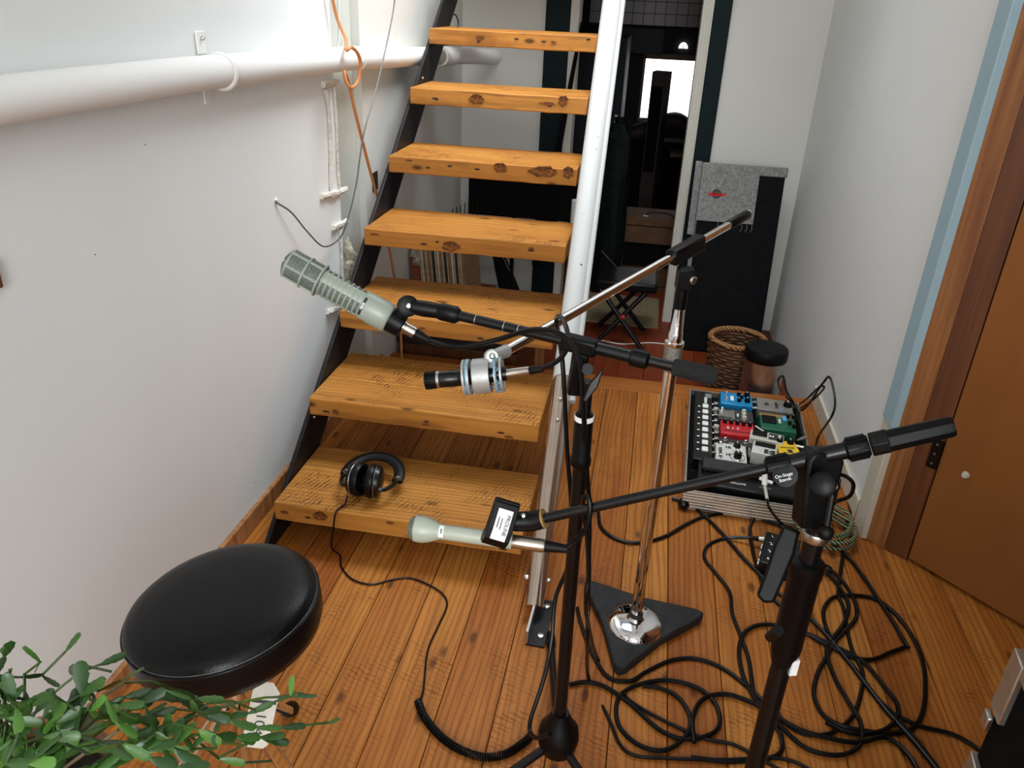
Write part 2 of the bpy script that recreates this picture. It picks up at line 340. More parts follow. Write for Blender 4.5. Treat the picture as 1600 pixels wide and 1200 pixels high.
# left wall
wl = struct(MB().box((XL - 0.12, -2.1, -0.02), (XL, 2.60, 2.9)).build('wall_left', 'wall_paint'))
struct(MB().box((XL - 0.10, 2.60, ZL), (XL - 0.03, 2.86, 2.9)).build('trim_1', 'sage_trim', bevel=0.004))
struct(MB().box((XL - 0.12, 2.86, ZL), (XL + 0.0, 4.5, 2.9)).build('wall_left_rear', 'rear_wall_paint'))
struct(MB().box((XL, -2.0, 0), (XL + 0.014, 2.95, 0.062)).build('baseboard_left', 'base_wood', bevel=0.003))
# broken plaster along the wall edge (children of the wall)
def lump(pts, r, name, mat, parent, seed=1, seg=7):
    rd = random.Random(seed); pp = spline(pts, 4); b = MB(); b.tube(pp, [r * rd.uniform(0.75, 1.25) for _ in pp], seg); b.v = [p + V((rd.uniform(-1, 1), rd.uniform(-1, 1), rd.uniform(-1, 1))) * r * 0.22 for p in b.v]
    return b.build(name, mat, parent, sharp=25)
WX = XL + 0.006
lump([atx(504, 132, WX), atx(515, 130, WX), atx(526, 128, WX)], 0.012, 'plaster_chunk', 'plaster', wl, 1)
lump([atx(508, 140, WX), atx(514, 180, WX), atx(516, 230, WX), atx(517, 294, WX)], 0.006, 'plaster_edge', 'plaster', wl, 2)
lump([atx(522, 136, WX), atx(526, 200, WX), atx(528, 260, WX), atx(531, 292, WX)], 0.004, 'plaster_edge', 'plaster', wl, 3)
lump([atx(502, 308, WX), atx(512, 304, WX), atx(526, 302, WX), atx(541, 294, WX)], 0.011, 'plaster_chunk', 'plaster', wl, 4)
lump([atx(520, 356, WX), atx(530, 352, WX), atx(540, 346, WX)], 0.010, 'plaster_chunk', 'plaster', wl, 5)
lump([atx(532, 358, WX), atx(534, 400, WX), atx(537, 440, WX)], 0.006, 'plaster_edge', 'plaster', wl, 6)
lump([atx(512, 488, WX), atx(522, 484, WX), atx(530, 482, WX)], 0.010, 'plaster_chunk', 'plaster', wl, 7)
lump([atx(428, 309, XL - 0.004), atx(429, 312, XL - 0.004), atx(429, 316, XL - 0.004)], 0.009, 'cable_hole', 'plaster', wl, 8)
for q in ((264, 94), (374, 700), (399, 754), (148, 398), (226, 226)):
    MB().sphere(atx(q[0], q[1], XL), 0.0014, 8).build('nail_hole', 'dark_brown', wl)
MB().box((XL - 0.002, 2.93, 0.76), (XL + 0.003, 2.99, 0.83)).build('socket_hole', 'dark_brown', bpy.data.objects['wall_left_rear'])
# back wall around the doorway
b = MB(); b.box((XL - 0.1, YB, ZL), (-0.60, YB + 0.1, 2.9)); b.box((0.27, YB, ZL), (XR + 0.1, YB + 0.1, 2.9)); b.box((-0.60, YB, 1.95), (0.27, YB + 0.1, 2.9))
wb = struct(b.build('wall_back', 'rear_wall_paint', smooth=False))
def trim(n, lo, hi, mat, bev=0.004): return struct(MB().box(lo, hi).build('trim_%d' % n, mat, bevel=bev))
trim(2, (-0.62, YB - 0.022, ZL), (-0.492, YB + 0.0, 2.05), 'green_paint'); trim(3, (0.213, YB - 0.022, ZL), (0.30, YB + 0.0, 2.05), 'green_paint')
trim(4, (-0.492, YB - 0.026, ZL), (-0.447, YB + 0.12, 2.0), 'white_trim'); trim(5, (0.160, YB - 0.026, ZL), (0.213, YB + 0.12, 2.0), 'white_trim')
t5 = bpy.data.objects['trim_5']
for dx in (0.012, 0.027, 0.041): MB().cyl((0.160 + dx, YB - 0.027, ZL), (0.160 + dx, YB - 0.027, 2.0), 0.0045, seg=8).build('moulding_bead', 'white_trim', t5)
trim(6, (-0.447, YB - 0.022, 1.93), (0.16, YB + 0.12, 2.05), 'green_paint')
# right wall and door
wr = struct(MB().box((XR, 2.215, -0.2), (XR + 0.12, 4.5, 2.9)).build('wall_right', 'wall_paint'))
struct(MB().box((XR - 0.012, 2.24, 0), (XR, 3.09, 0.075)).build('baseboard_right', 'cream_paint', bevel=0.003))
trim(7, (XR - 0.016, 2.135, 0.385), (XR + 0.03, 2.225, 2.6), 'blue_paint'); trim(8, (XR - 0.012, 2.135, 0.0), (XR + 0.03, 2.225, 0.385), 'cream_paint')
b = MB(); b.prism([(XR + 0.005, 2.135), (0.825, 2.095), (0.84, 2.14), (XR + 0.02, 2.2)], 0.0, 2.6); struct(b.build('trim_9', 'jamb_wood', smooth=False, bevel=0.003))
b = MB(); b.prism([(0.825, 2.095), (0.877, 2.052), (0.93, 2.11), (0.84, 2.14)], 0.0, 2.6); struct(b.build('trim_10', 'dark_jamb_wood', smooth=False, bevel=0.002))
TD = frame((0.879, 2.05, 0), (0, 0, 1), (0.694, -0.72, 0))
dr = struct(MB().box((0, -0.0, 0.012), (0.86, 0.042, 2.05), TD).build('door_1', 'door_wood', bevel=0.003))
MB().lathe([(0, 0), (0.011, 0.0), (0.008, 0.008), (0, 0.011)], frame(TD @ V((0.075, -0.0, 0.345)), TD.to_3x3() @ V((0, -1, 0))), 10).build('paint_chip', 'pedal_cream', dr)
hg = MB().box((-0.03, -0.006, 0.32), (-0.002, 0.002, 0.41), TD).build('hinge', 'black_metal', dr)
for zz in (0.335, 0.365, 0.395): MB().lathe([(0.0035, 0), (0.0025, 0.002), (0, 0.0025)], frame(TD @ V((-0.016, -0.006, zz)), TD.to_3x3() @ V((0, -1, 0))), 8).build('hinge_screw', 'steel', hg)
# outer shell of the building (mostly out of view)
struct(MB().box((1.55, -2.1, -0.2), (1.65, 4.5, 2.9)).build('wall_right_passage', 'dark_jamb_wood'))
struct(MB().box((0.9, 2.9, -0.2), (1.6, 3.0, 2.9)).build('wall_passage_end', 'dark_jamb_wood'))
b = MB(); b.box((0.775, -2.1, -0.02), (0.875, 0.55, 2.9)); struct(b.build('wall_right_front', 'wall_paint'))
struct(MB().box((XR + 0.0, 0.55, 2.06), (XR + 0.1, 2.22, 2.9)).build('wall_right_lintel', 'wall_paint'))
b = MB(); b.box((-1.2, -2.2, -0.02), (1.65, -2.1, 0.9)); b.box((-1.2, -2.2, 2.5), (1.65, -2.1, 2.9)); b.box((-1.2, -2.2, 0.9), (-0.2, -2.1, 2.5)); b.box((1.05, -2.2, 0.9), (1.65, -2.1, 2.5))
struct(b.build('wall_front', 'wall_paint', smooth=False))
b = MB(); b.box((-1.2, -2.2, 2.9), (1.7, 1.7, 3.0)); b.box((-1.2, 3.9, 2.9), (1.7, 4.6, 3.0)); b.box((0.4, 1.7, 2.9), (1.7, 3.9, 3.0)); struct(b.build('ceiling', 'wall_paint', smooth=False))
# room beyond the doorway
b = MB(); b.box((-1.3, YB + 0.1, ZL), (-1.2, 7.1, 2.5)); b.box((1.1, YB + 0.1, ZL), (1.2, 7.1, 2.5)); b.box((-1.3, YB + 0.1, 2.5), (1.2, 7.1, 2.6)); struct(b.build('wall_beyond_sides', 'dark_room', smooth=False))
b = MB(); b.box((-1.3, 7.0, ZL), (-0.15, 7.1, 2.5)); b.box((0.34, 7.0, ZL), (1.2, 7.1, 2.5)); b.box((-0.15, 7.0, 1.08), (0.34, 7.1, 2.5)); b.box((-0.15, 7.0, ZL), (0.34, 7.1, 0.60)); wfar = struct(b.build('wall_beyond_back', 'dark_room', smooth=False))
wn = struct(MB().box((-0.17, 7.13, 0.58), (0.36, 7.14, 1.1)).build('window_1', 'window_sky'))
b = MB(); b.box((-0.16, 6.98, 1.07), (0.35, 7.0, 1.11)); b.box((-0.16, 6.96, 0.585), (0.35, 7.0, 0.61)); b.box((-0.165, 6.98, 0.6), (-0.145, 7.0, 1.1)); b.build('window_frame', 'door_beam', wn)
MB().box((-0.15, 7.04, 0.6), (0.34, 7.045, 1.08)).build('pane', 'window_glass', wn)
b = MB(); b.prism([(0.036 * math.cos(a * math.pi / 10), 0.045 * math.sin(a * math.pi / 10)) for a in range(11)], 0, 0.006, frame((0.14, 6.985, 1.16), (0, -1, 0), (1, 0, 0)))
w2 = struct(b.build('reflection_glow', 'window_sky')); MB().box((0.137, 6.975, 1.16), (0.143, 6.985, 1.2)).build('glow_bar', 'dark_brown', w2)  # half-disc made to glow as a bright reflection
tw = struct(MB().box((-0.62, 6.88, 1.315), (0.5, 6.99, 2.3)).build('wall_tiled', 'dark_brown')); ti = None
for r in range(5):
    for c_ in range(13):
        o = (-0.58 + c_ * 0.085, 6.877, 1.36 + r * 0.085)
        if ti is None: ti = MB().box((o[0] - 0.040, 6.873, o[2] - 0.040), (o[0] + 0.040, 6.881, o[2] + 0.040)).build('tile', 'tile_grey', tw, origin=o)
        else: inst(ti, 'tile', tw, o)

# ================================================================== STAIRCASE
ST = thing('staircase', 'open staircase of reclaimed timber treads on a black steel stringer and a white mast', 'staircase', (-0.6, 1.6, 0))
TY = [1.711, 1.992, 2.269, 2.527, 2.812, 3.088, 3.364, 3.64, 3.915]; TZ = [0.142, 0.338, 0.520, 0.728, 0.925, 1.135, 1.338, 1.538, 1.738]
for i, (y, z) in enumerate(zip(TY, TZ)):
    xr = -0.232 - 0.006 * i; dpt = (0.325, 0.355, 0.37, 0.31, 0.325, 0.30, 0.31, 0.31, 0.31)[i]
    b = MB(); n = 14; rd = random.Random(i); vs = []; fs = []
    # slightly uneven reclaimed plank: rings of 4 along X
    for k in range(n + 1):
        x = -0.951 + (xr + 0.951) * k / n; e = lambda s: rd.uniform(-s, s)
        vs += [(x, y + e(0.002), z - 0.060 + e(0.001)), (x, y + e(0.002), z + e(0.001)), (x, y + dpt + e(0.002), z + e(0.001)), (x, y + dpt, z - 0.060)]
        if k: a = 4 * (k - 1); fs += [(a + j, a + (j + 1) % 4, a + 4 + (j + 1) % 4, a + 4 + j) for j in range(4)]
    fs = [tuple(reversed(f)) for f in fs] + [(0, 1, 2, 3), (4 * n + 3, 4 * n + 2, 4 * n + 1, 4 * n)]
    b.add(vs, fs); t = b.build('tread', 'tread_wood', ST, bevel=0.004, sharp=30)
    for q in range(rd.randint(2, 4)):       # old nail holes on the front edge
        x = -0.9 + rd.random() * 0.62; zz = z - 0.012 - rd.random() * 0.036
        MB().lathe([(0.0045, 0), (0.003, 0.0006), (0, 0.0007)], frame((x, y - 0.0023, zz), (0, -1, 0), (1, 0, 0)) @ Matrix.Diagonal((rd.uniform(1.2, 3), 0.8, 1, 1)), 8).build('nail_hole', 'dark_brown', t)
sl = MB(); d = V((0, 0.277, 0.2)).normalized(); nrm = V((0, -0.2, 0.277)).normalized()
a0 = V((0, 1.585, 0.0)); Ts = Matrix(((1, 0, 0, -0.951), (0, nrm.y, d.y, 1.60), (0, nrm.z, d.z, 0.0), (0, 0, 0, 1)))
Y0 = 1.615; SLP = 0.2 / 0.277; PLW = 0.145 / math.sin(math.atan(SLP)); Tyz = Matrix(((0, 0, 1, 0), (1, 0, 0, 0), (0, 1, 0, 0), (0, 0, 0, 1)))
b = MB(); b.prism([(Y0, 0.0), (Y0 + PLW, 0.0), (Y0 + PLW + 2.5, 2.5 * SLP), (Y0 + 2.5, 2.5 * SLP)], -0.966, -0.953, Tyz); s1 = b.build('stringer', 'black_steel', ST, bevel=0.0015, smooth=False)
MB().box((-0.9665, Y0 + 0.001, 0.0), (-0.9525, Y0 + 0.01, 0.004)).build('stringer_foot', 'steel', s1)
for yy in (0.35, 0.95, 1.6): MB().sphere(V((-0.953, Y0 + yy + 0.06, yy * SLP)), 0.005, 8).build('bolt', 'steel', s1)
for i, (y, z) in enumerate(zip(TY, TZ)):
    b = MB(); b.box((-0.953, y + 0.06, z - 0.068), (-0.915, y + 0.26, z - 0.0605)); b.build('tread_bracket', 'black_steel', s1)
def knot(k_, x, zc, rx, rz, seed, mat='knot_wood'):
    rd_ = random.Random(seed); n = 16; T_ = frame((x, TY[k_] - 0.0026, TZ[k_] - zc), (0, -1, 0), (1, 0, 0))
    pl = [(rx * math.cos(2 * math.pi * q / n) * rd_.uniform(0.7, 1.2), rz * math.sin(2 * math.pi * q / n) * rd_.uniform(0.75, 1.1)) for q in range(n)]
    MB().prism(pl, -0.002, 0.0006, T_).build('knot', mat, [c for c in ST.children if c.name.startswith('tread') and not c.name.startswith('tread_b')][k_], smooth=False)
for q, (k_, px_, py_, rx, rz) in enumerate(((5, 745, 155, 0.028, 0.020), (5, 880, 158, 0.020, 0.022), (5, 855, 162, 0.03, 0.007), (4, 782, 262, 0.026, 0.019), (4, 850, 268, 0.055, 0.022), (4, 890, 270, 0.02, 0.024), (3, 705, 385, 0.034, 0.018), (3, 585, 366, 0.018, 0.004), (3, 830, 388, 0.010, 0.004), (6, 750, 60, 0.012, 0.004), (6, 865, 66, 0.010, 0.005), (2, 660, 513, 0.010, 0.005), (1, 524, 643, 0.012, 0.008), (1, 665, 663, 0.012, 0.004), (1, 795, 684, 0.014, 0.004), (0, 500, 806, 0.020, 0.016), (0, 445, 800, 0.012, 0.005), (0, 610, 815, 0.012, 0.004), (4, 640, 250, 0.014, 0.003))):
    pt_ = aty(px_, py_, TY[k_]); knot(k_, max(-0.93, min(-0.29, pt_.x)), max(0.012, min(0.05, TZ[k_] - pt_.z)), rx, min(rz, 0.024), q)
mast = []
for k in range(10): mast.append(V((-0.172 - 0.0085 * k, 1.575 + 0.277 * k, 0.03 + 0.2 * k)))
rad = [0.029 + 0.0014 * k for k in range(10)]
upv = nrm
bb = MB(); bb.tube([mast[0] + (mast[1] - mast[0]) * t for t in (0, 0.35, 0.7, 1)] + [mast[2]], [0.026, 0.029, 0.0295, 0.030, 0.031], 24, sx=0.95, up=upv); s2 = bb.build('mast_foot_section', 'bare_alu', ST)
m2 = [mast[2] + (mast[k] - mast[2]) * 1.0 for k in range(2, 10)]
bb = MB(); bb.tube(m2, [0.0335 + 0.0016 * k for k in range(8)], 24, sx=0.98, up=upv); s3 = bb.build('mast', 'mast_paint', ST)
tr0 = [p + V((0.035 + 0.0016 * i, 0.004, -0.004)) + nrm * 0.010 for i, p in enumerate(m2)]
bb = MB(); bb.tube([tr0[0] - (tr0[1] - tr0[0]) * 0.22] + tr0, 0.013, 10, up=upv, sx=0.75); bb.build('sail_track', 'mast_paint', s3)
def stud(p, dirv, r, parent, name='bolt', mat='steel'):
    MB().lathe([(r, 0), (r, r * 0.9), (r * 0.55, r * 1.5), (0, r * 1.6)], frame(p, dirv), 8).build(name, mat, parent)
for k, s in ((1.75, 0), (1.55, 0)): p = mast[int(k)] + (mast[int(k) + 1] - mast[int(k)]) * (k - int(k)); stud(p + nrm * 0.029, nrm, 0.006, s2)
p = mast[0] + (mast[1] - mast[0]) * 0.22; stud(p + V((-0.027, 0, 0)), (-1, 0, 0.2), 0.007, s2); stud(p + V((0.027, 0, 0)), (1, 0, 0.2), 0.006, s2)
rd = random.Random(5)
for q in range(10):
    k = rd.uniform(2.3, 5.5); i = int(k); p = mast[i] + (mast[i + 1] - mast[i]) * (k - i)
    MB().sphere(p + nrm * 0.033 + V((rd.uniform(-0.012, 0.014), 0, 0)), 0.0032, 6).build('rivet', 'dark_brown', s3)
bt = MB(); bt.box((-0.022, -0.085, 0.0), (0.027, 0.085, 0.006), rotz((-0.152, 1.553, 0), -0.03)); br = bt.build('foot_bracket', 'black_steel', ST, bevel=0.001)
MB().box((-0.022, -0.085, 0.006), (-0.016, 0.045, 0.045), rotz((-0.152, 1.553, 0), -0.03)).build('bracket_flange', 'steel', br)
for yy in (-0.05, 0.06): MB().lathe([(0.009, 0), (0.008, 0.003), (0.003, 0.004), (0, 0.002)], Matrix.Translation((-0.142, 1.553 + yy, 0.006)), 14).build('screw', 'steel', br)

# ================================================================== WALL FITTINGS
pp = thing('pipe', 'white painted drain pipe running along the left wall', 'pipe', atx(330, 113, -1.01))
PX = XL + 0.046
pts = [V((PX, -0.6, 1.275))] + [atx(x, y, PX) for x, y in ((0, 157), (160, 135), (330, 113), (540, 92))] + [V((PX, 3.0, 1.243)), V((PX, 3.5, 1.222)), V((PX + 0.03, 3.9, 1.205)), V((PX + 0.13, 4.40, 1.18))]
MB().tube(spline(pts, 6), 0.037, 20).build('pipe_run', 'pipe_paint', pp)
def strap(p, t):
    T = frame(p, t); MB().torus(0.0375, 0.006, T, 28, 6).build('strap', 'pipe_paint', pp)
    tb = MB().box((XL + 0.001, p.y - 0.018, p.z + 0.035), (XL + 0.007, p.y + 0.018, p.z + 0.085)).build('strap_tab', 'pipe_paint', pp, bevel=0.002)
    stud(V((XL + 0.007, p.y, p.z + 0.07)), (1, 0, 0), 0.005, tb, 'screw')
    MB().box((XL + 0.001, p.y - 0.015, p.z - 0.075), (XL + 0.006, p.y + 0.015, p.z - 0.033)).build('strap_tab', 'pipe_paint', pp, bevel=0.002)
strap(V((PX, atx(345, 112, PX).y, atx(345, 112, PX).z)), (0, 1, -0.01))
MB().torus(0.037, 0.003, frame(atx(555, 92, PX), (0, 1, 0)), 24, 6).build('coupling_ring', 'pipe_paint', pp); MB().cyl((PX + 0.015, 3.72, 1.212), (PX + 0.035, 3.86, 1.206), 0.042, seg=20).build('coupling', 'pipe_paint', pp)
def cable(name, pts, r, mat, label, cat='cable', n=8, seg=8, group=None):
    o = MB().tube(spline(pts, n), r, seg).build(name, mat); return tag(o, label, cat, group)
CX = XL + 0.11
cable('orange_cord', [atx(515, -20, -1.04), atx(527, 30, -1.03), atx(540, 60, -1.0), atx(541, 78, CX - 0.01), atx(549, 74, CX), atx(559, 84, CX + 0.005), atx(563, 102, CX + 0.005), atx(558, 128, CX), atx(549, 137, CX), atx(541, 128, CX - 0.01), atx(538, 112, CX - 0.02), atx(545, 132, CX - 0.03), atx(556, 180, CX - 0.03), atx(575, 255, CX - 0.05), atx(600, 350, CX - 0.07), atx(617, 438, CX - 0.08), atx(624, 475, CX - 0.08), V((-0.98, 3.0, 0.01))], 0.0055, 'orange_cord', 'orange extension cord looped over the white pipe', 'cord')
cable('thin_wire', [atx(620, -30, CX), atx(612, 30, CX), atx(590, 130, CX), atx(568, 210, CX), atx(556, 290, CX - 0.02), atx(541, 350, CX - 0.05), atx(528, 375, -1.03), atx(505, 385, -1.02), atx(480, 362, -1.03), atx(455, 332, -1.04), atx(431, 316, XL + 0.004)], 0.0027, 'grey_cord', 'thin grey wire running into a hole in the left wall', 'wire')
cable('short_wire', [aty(704, 22, 3.55), aty(712, 24, 3.55), aty(716, 36, 3.55), aty(713, 50, 3.53)], 0.003, 'cable_black', 'short black wire curling off the top of the stringer', 'wire')
ch = thing('blind_chain', 'white bead chain of a roller blind hanging by the wall edge', 'chain', atx(527, 75, XL - 0.02)); bd = None
for i in range(46):
    yy = -40 + i * 2.6; xx = 529.5 + 0.022 * yy - (max(0, yy - 45) / 32) ** 2 * 5
    p = atx(xx, yy, XL - 0.025)
    if bd is None: bd = MB().sphere(p, 0.0026, 8).build('bead', 'white_plastic', ch)
    else: inst(bd, 'bead', ch, p)
b = MB(); rd = random.Random(3); pr = spline([atx(541, 372, -1.05), atx(545, 390, -1.03), atx(549, 405, -1.03), atx(543, 418, -1.03), atx(546, 440, -1.04)], 6); b.tube(pr, [0.007 + 0.016 * math.exp(-((i - 11) / 6) ** 2) for i in range(len(pr))], 9); b.v = [p + V([rd.uniform(-0.004, 0.004) for _ in range(3)]) for p in b.v]
tag(b.build('frayed_rope', 'old_rope', sharp=20), 'frayed knot of old rope stuffed beside the wall edge', 'rope')
tag(MB().box((XL, 0.955, 0.985), (XL + 0.015, 1.082, 1.035)).build('wooden_plaque', 'dark_jamb_wood', bevel=0.003), 'dark wooden plaque on the left wall at the picture edge', 'plaque')

# ================================================================== MICROPHONES AND STANDS
def leg(parent, hub, foot, r, mat='black_metal'):
    l = MB().cyl(hub, foot, r, seg=12).build('leg', mat, parent); d_ = (V(foot) - V(hub)).normalized()
    MB().lathe([(r * 1.25, -0.05), (r * 1.4, -0.01), (r * 1.1, 0.006), (0, 0.007)], frame(foot, d_), 12).build('rubber_foot', 'black_rubber', l)
# --- black tripod boom stand in the middle
S1 = V((-0.056, 1.133, 0)); top1 = V((-0.062, 1.120, 0.915))
s1t = thing('microphone_stand', 'black tripod boom stand in the middle holding the big ribbed microphone', 'microphone stand', S1, 'microphone stands')
hb = V((-0.056, 1.133, 0.105))
MB().lathe([(0.0, -0.05), (0.022, -0.05), (0.038, -0.034), (0.043, -0.004), (0.040, 0.018), (0.027, 0.036), (0.0175, 0.065)], Matrix.Translation(hb), 18).build('hub', 'black_plastic', s1t)
for f_ in (fl(860, 993, 0.012), V((-0.31, 0.90, 0.012)), V((0.19, 0.88, 0.012))):
    dr_ = (f_ - hb); dr_.z = 0; dr_.normalize(); leg(s1t, hb + dr_ * 0.025 + V((0, 0, -0.02)), f_, 0.009)
def along(a, b, z): t = (z - a.z) / (b.z - a.z); return a + (b - a) * t
MB().cyl(hb + V((0, 0, 0.02)), along(hb, top1, 0.78), 0.0125, seg=16).build('lower_pole', 'black_metal', s1t)
cl = MB().lathe([(0.013, 0.0), (0.0175, 0.006), (0.0175, 0.018), (0.0155, 0.024), (0.0155, 0.1), (0.013, 0.103)], frame(along(hb, top1, 0.755), top1 - hb), 18).build('height_clutch', 'black_plastic', s1t)
MB().lathe([(0.0161, 0.0), (0.0161, 0.009)], frame(along(hb, top1, 0.846), top1 - hb), 18).build('white_band', 'label_white', cl)
MB().cyl(along(hb, top1, 0.77), top1, 0.0105, seg=14).build('upper_pole', 'black_metal', s1t)
bj = dp(905, 538, 1.225)                       # where the boom crosses the post
bl = dp(690, 487, 1.285); brr = bj + (bj - bl).normalized() * 0.205
bd_ = (brr - bl).normalized(); T1 = frame(bj, bd_)
MB().prism([(-0.013, -0.013), (0.0125, -0.013), (0.0125, 0.013), (-0.013, 0.013)], -0.028, 0.03, T1).build('boom_block', 'black_plastic', s1t, bevel=0.005)
MB().prism([(-0.075, -0.008), (-0.03, -0.012), (-0.008, -0.016), (0.004, -0.012), (0.004, 0.012), (-0.008, 0.016), (-0.03, 0.012), (-0.075, 0.010)], -0.011, 0.011, frame(bj + V((0.004, 0.0, -0.012)), V((0.95, 0.3, -0.1)), V((0, 0, 1)))).build('swivel_yoke', 'black_plastic', s1t, bevel=0.004)
wg = MB(); wg.prism([(-0.040, -0.003), (-0.01, -0.007), (0.020, 0.0), (-0.01, 0.007), (-0.040, 0.003)], -0.0035, 0.0035, frame(dp(933, 592, 1.19), V((0.1, -0.9, 0.2)), V((0.45, 0, 1)))); wg.build('tension_lever', 'black_metal', s1t, bevel=0.002)
MB().cyl(dp(914, 575, 1.215), dp(918, 577, 1.185), 0.009, seg=16).build('tension_knob', 'black_plastic', s1t)
MB().cyl(bl, brr, 0.0083, seg=16).build('boom_arm', 'black_metal', s1t)
for xx in (745, 790, 812): 
    p = bl + (bj - bl) * ((xx - 690) / 215); MB().lathe([(0.0086, 0), (0.0086, 0.0012)], frame(p, bd_), 16).build('length_mark', 'steel', s1t)
MB().cyl(bj + bd_ * 0.02, bj + bd_ * 0.085, 0.0105, seg=16).build('boom_sleeve', 'black_metal', s1t); MB().lathe([(0.0105, 0), (0.0145, 0.002), (0.0145, 0.026), (0.009, 0.03)], frame(bj + bd_ * 0.082, bd_), 16).build('boom_collar', 'black_plastic', s1t)
MB().lathe([(0.0115, 0), (0.0135, 0.004), (0.0142, 0.055), (0.012, 0.066), (0, 0.068)], frame(bj + bd_ * 0.148, bd_), 18).build('counterweight', 'foam_black', s1t)
MB().lathe([(0.0135, 0), (0.0145, 0.004), (0.0145, 0.03), (0.010, 0.036)], frame(bl - bd_ * 0.004, bd_), 16).build('boom_tip_nut', 'black_plastic', s1t)
# big ribbed dynamic microphone
A = dp(444, 407, 1.28); Bm = dp(608, 498, 1.30); ax_ = (Bm - A).normalized(); L = (Bm - A).length
view = (CP - (A + Bm) / 2).normalized(); TM = frame(A, ax_, view)
mc = thing('microphone', 'large grey green broadcast microphone with ribbed slotted body', 'microphone', A, 'microphones')
MB().lathe([(0, 0.0), (0.012, 0.001), (0.0225, 0.006), (0.0245, 0.014), (0.0245, 0.062), (0.0225, 0.066), (0.0215, L * 0.72), (0.0215, L * 0.75)], TM, 40).build('grille', 'mic_mesh', mc)
b = MB()
for zz, rr in ((0.010, 0.0236), (0.040, 0.0256), (0.066, 0.0262)): b.torus(rr, 0.0022, Matrix(TM) @ Matrix.Translation((0, 0, zz)), 40, 8)
for k in range(6):
    a = k * math.pi / 3 + 0.25; b.tube([TM @ V((0.0243 * math.cos(a), 0.0243 * math.sin(a), z)) for z in (0.008, 0.066)] , 0.0025, 6)
b.tube([TM @ V((x, 0.0, 0.004 - abs(x) * 0.02)) for x in (-0.02, 0, 0.02)], 0.002, 6); b.build('head_cage', 'mic_green', mc)
b = MB(); z1, z2 = 0.072, L * 0.745; nr = 9
for k in range(nr): b.torus(0.0218, 0.0019, TM @ Matrix.Translation((0, 0, z1 + (z2 - z1) * k / (nr - 1))), 40, 8)
for a0_ in (math.radians(-24), math.radians(-24) + math.radians(120), math.radians(-24) + math.radians(240)):
    n = 8; arc = [a0_ + math.radians(52) * (k / n - 0.5) for k in range(n + 1)]; vs = []; fs = []
    for z in (z1 - 0.003, z2 + 0.003):
        vs += [(0.0232 * math.cos(a), 0.0232 * math.sin(a), z) for a in arc] + [(0.0205 * math.cos(a), 0.0205 * math.sin(a), z) for a in reversed(arc)]
    m_ = 2 * (n + 1); fs = [tuple(range(m_ - 1, -1, -1)), tuple(range(m_, 2 * m_))] + [(i, (i + 1) % m_, m_ + (i + 1) % m_, m_ + i) for i in range(m_)]
    b.add(vs, fs, TM)
b.build('slotted_body', 'mic_green', mc)
MB().lathe([(0.0232, L * 0.745), (0.0240, L * 0.76), (0.0250, L * 0.88), (0.0250, L * 0.985), (0.023, L), (0.012, L + 0.004)], TM, 40).build('rear_body', 'mic_green', mc)
b = MB(); n = 10
vs = []; fs = []
for z in (L * 0.752, L * 0.775): vs += [(0.0243 * math.cos(a), 0.0243 * math.sin(a), z) for a in [math.radians(-30 + 80 * k / n) for k in range(n + 1)]]
fs = [(i, i + 1, n + 2 + i, n + 1 + i) for i in range(n)]; b.add(vs, fs, TM); b.build('logo_band', 'ink', mc)
strokes('logo_badge', 4, 0.005, frame(TM @ V((0.0248, 0.003, L * 0.764)), TM.to_3x3() @ V((1, 0, 0)), TM.to_3x3() @ V((0, 1, 0))), 'white_ink', mc)
E1 = Bm + ax_ * 0.0
cb = MB().lathe([(0.021, -0.004), (0.0215, 0.0), (0.0205, 0.024), (0.018, 0.026)], frame(E1, ax_), 24).build('mic_clamp', 'black_plastic', s1t)
pv = dp(637, 478, 1.285)
MB().lathe([(0.0175, -0.009), (0.0175, 0.009), (0.013, 0.011), (0, 0.011)], frame(pv, view), 24).build('clip_pivot', 'black_plastic', s1t)
stud(pv + view * 0.010, view, 0.006, cb, 'screw')
MB().tube([E1 + ax_ * 0.012 - V((0, 0, 0)), pv], [0.012, 0.012], 10).build('clip_arm', 'black_plastic', s1t)
MB().tube([pv, pv + (bl - pv) * 0.5, bl - bd_ * 0.004], [0.012, 0.0135, 0.0125], 14).build('clip_barrel', 'black_plastic', s1t)
MB().cyl(bl - bd_ * 0.012, bl - bd_ * 0.003, 0.0088, seg=16).build('thread_ring', 'nickel', s1t)
c1 = thing('microphone_cable', 'black cable from the ribbed microphone looped along its boom', 'cable', E1, 'microphone cables')
p = E1 + ax_ * 0.024; MB().lathe([(0.0105, 0), (0.0108, 0.005), (0.0098, 0.006), (0.0098, 0.024)], frame(p, ax_), 20).build('connector', 'nickel', c1)
p2 = p + ax_ * 0.022; MB().lathe([(0.0095, 0), (0.0085, 0.012), (0.0045, 0.034)], frame(p2, ax_), 16).build('boot', 'black_rubber', c1)
cpts = [p2 + ax_ * 0.03, dp(700, 541, 1.28), dp(730, 541, 1.265), dp(780, 530, 1.25), dp(830, 515, 1.22), dp(872, 520, 1.19), dp(898, 545, 1.18), dp(908, 580, 1.19), dp(912, 640, 1.23), dp(916, 720, 1.30), dp(921, 800, 1.37), dp(920, 900, 1.43), dp(918, 1000, 1.5), fl(920, 1060, 0.006), fl(950, 1120, 0.006), fl(980, 1175, 0.006), fl(1050, 1185, 0.006), fl(1130, 1187, 0.006), fl(1240, 1190, 0.006), fl(1330, 1260, 0.006)]
MB().tube(spline(cpts, 8), 0.0042, 8).build('cord', 'cable_black', c1)

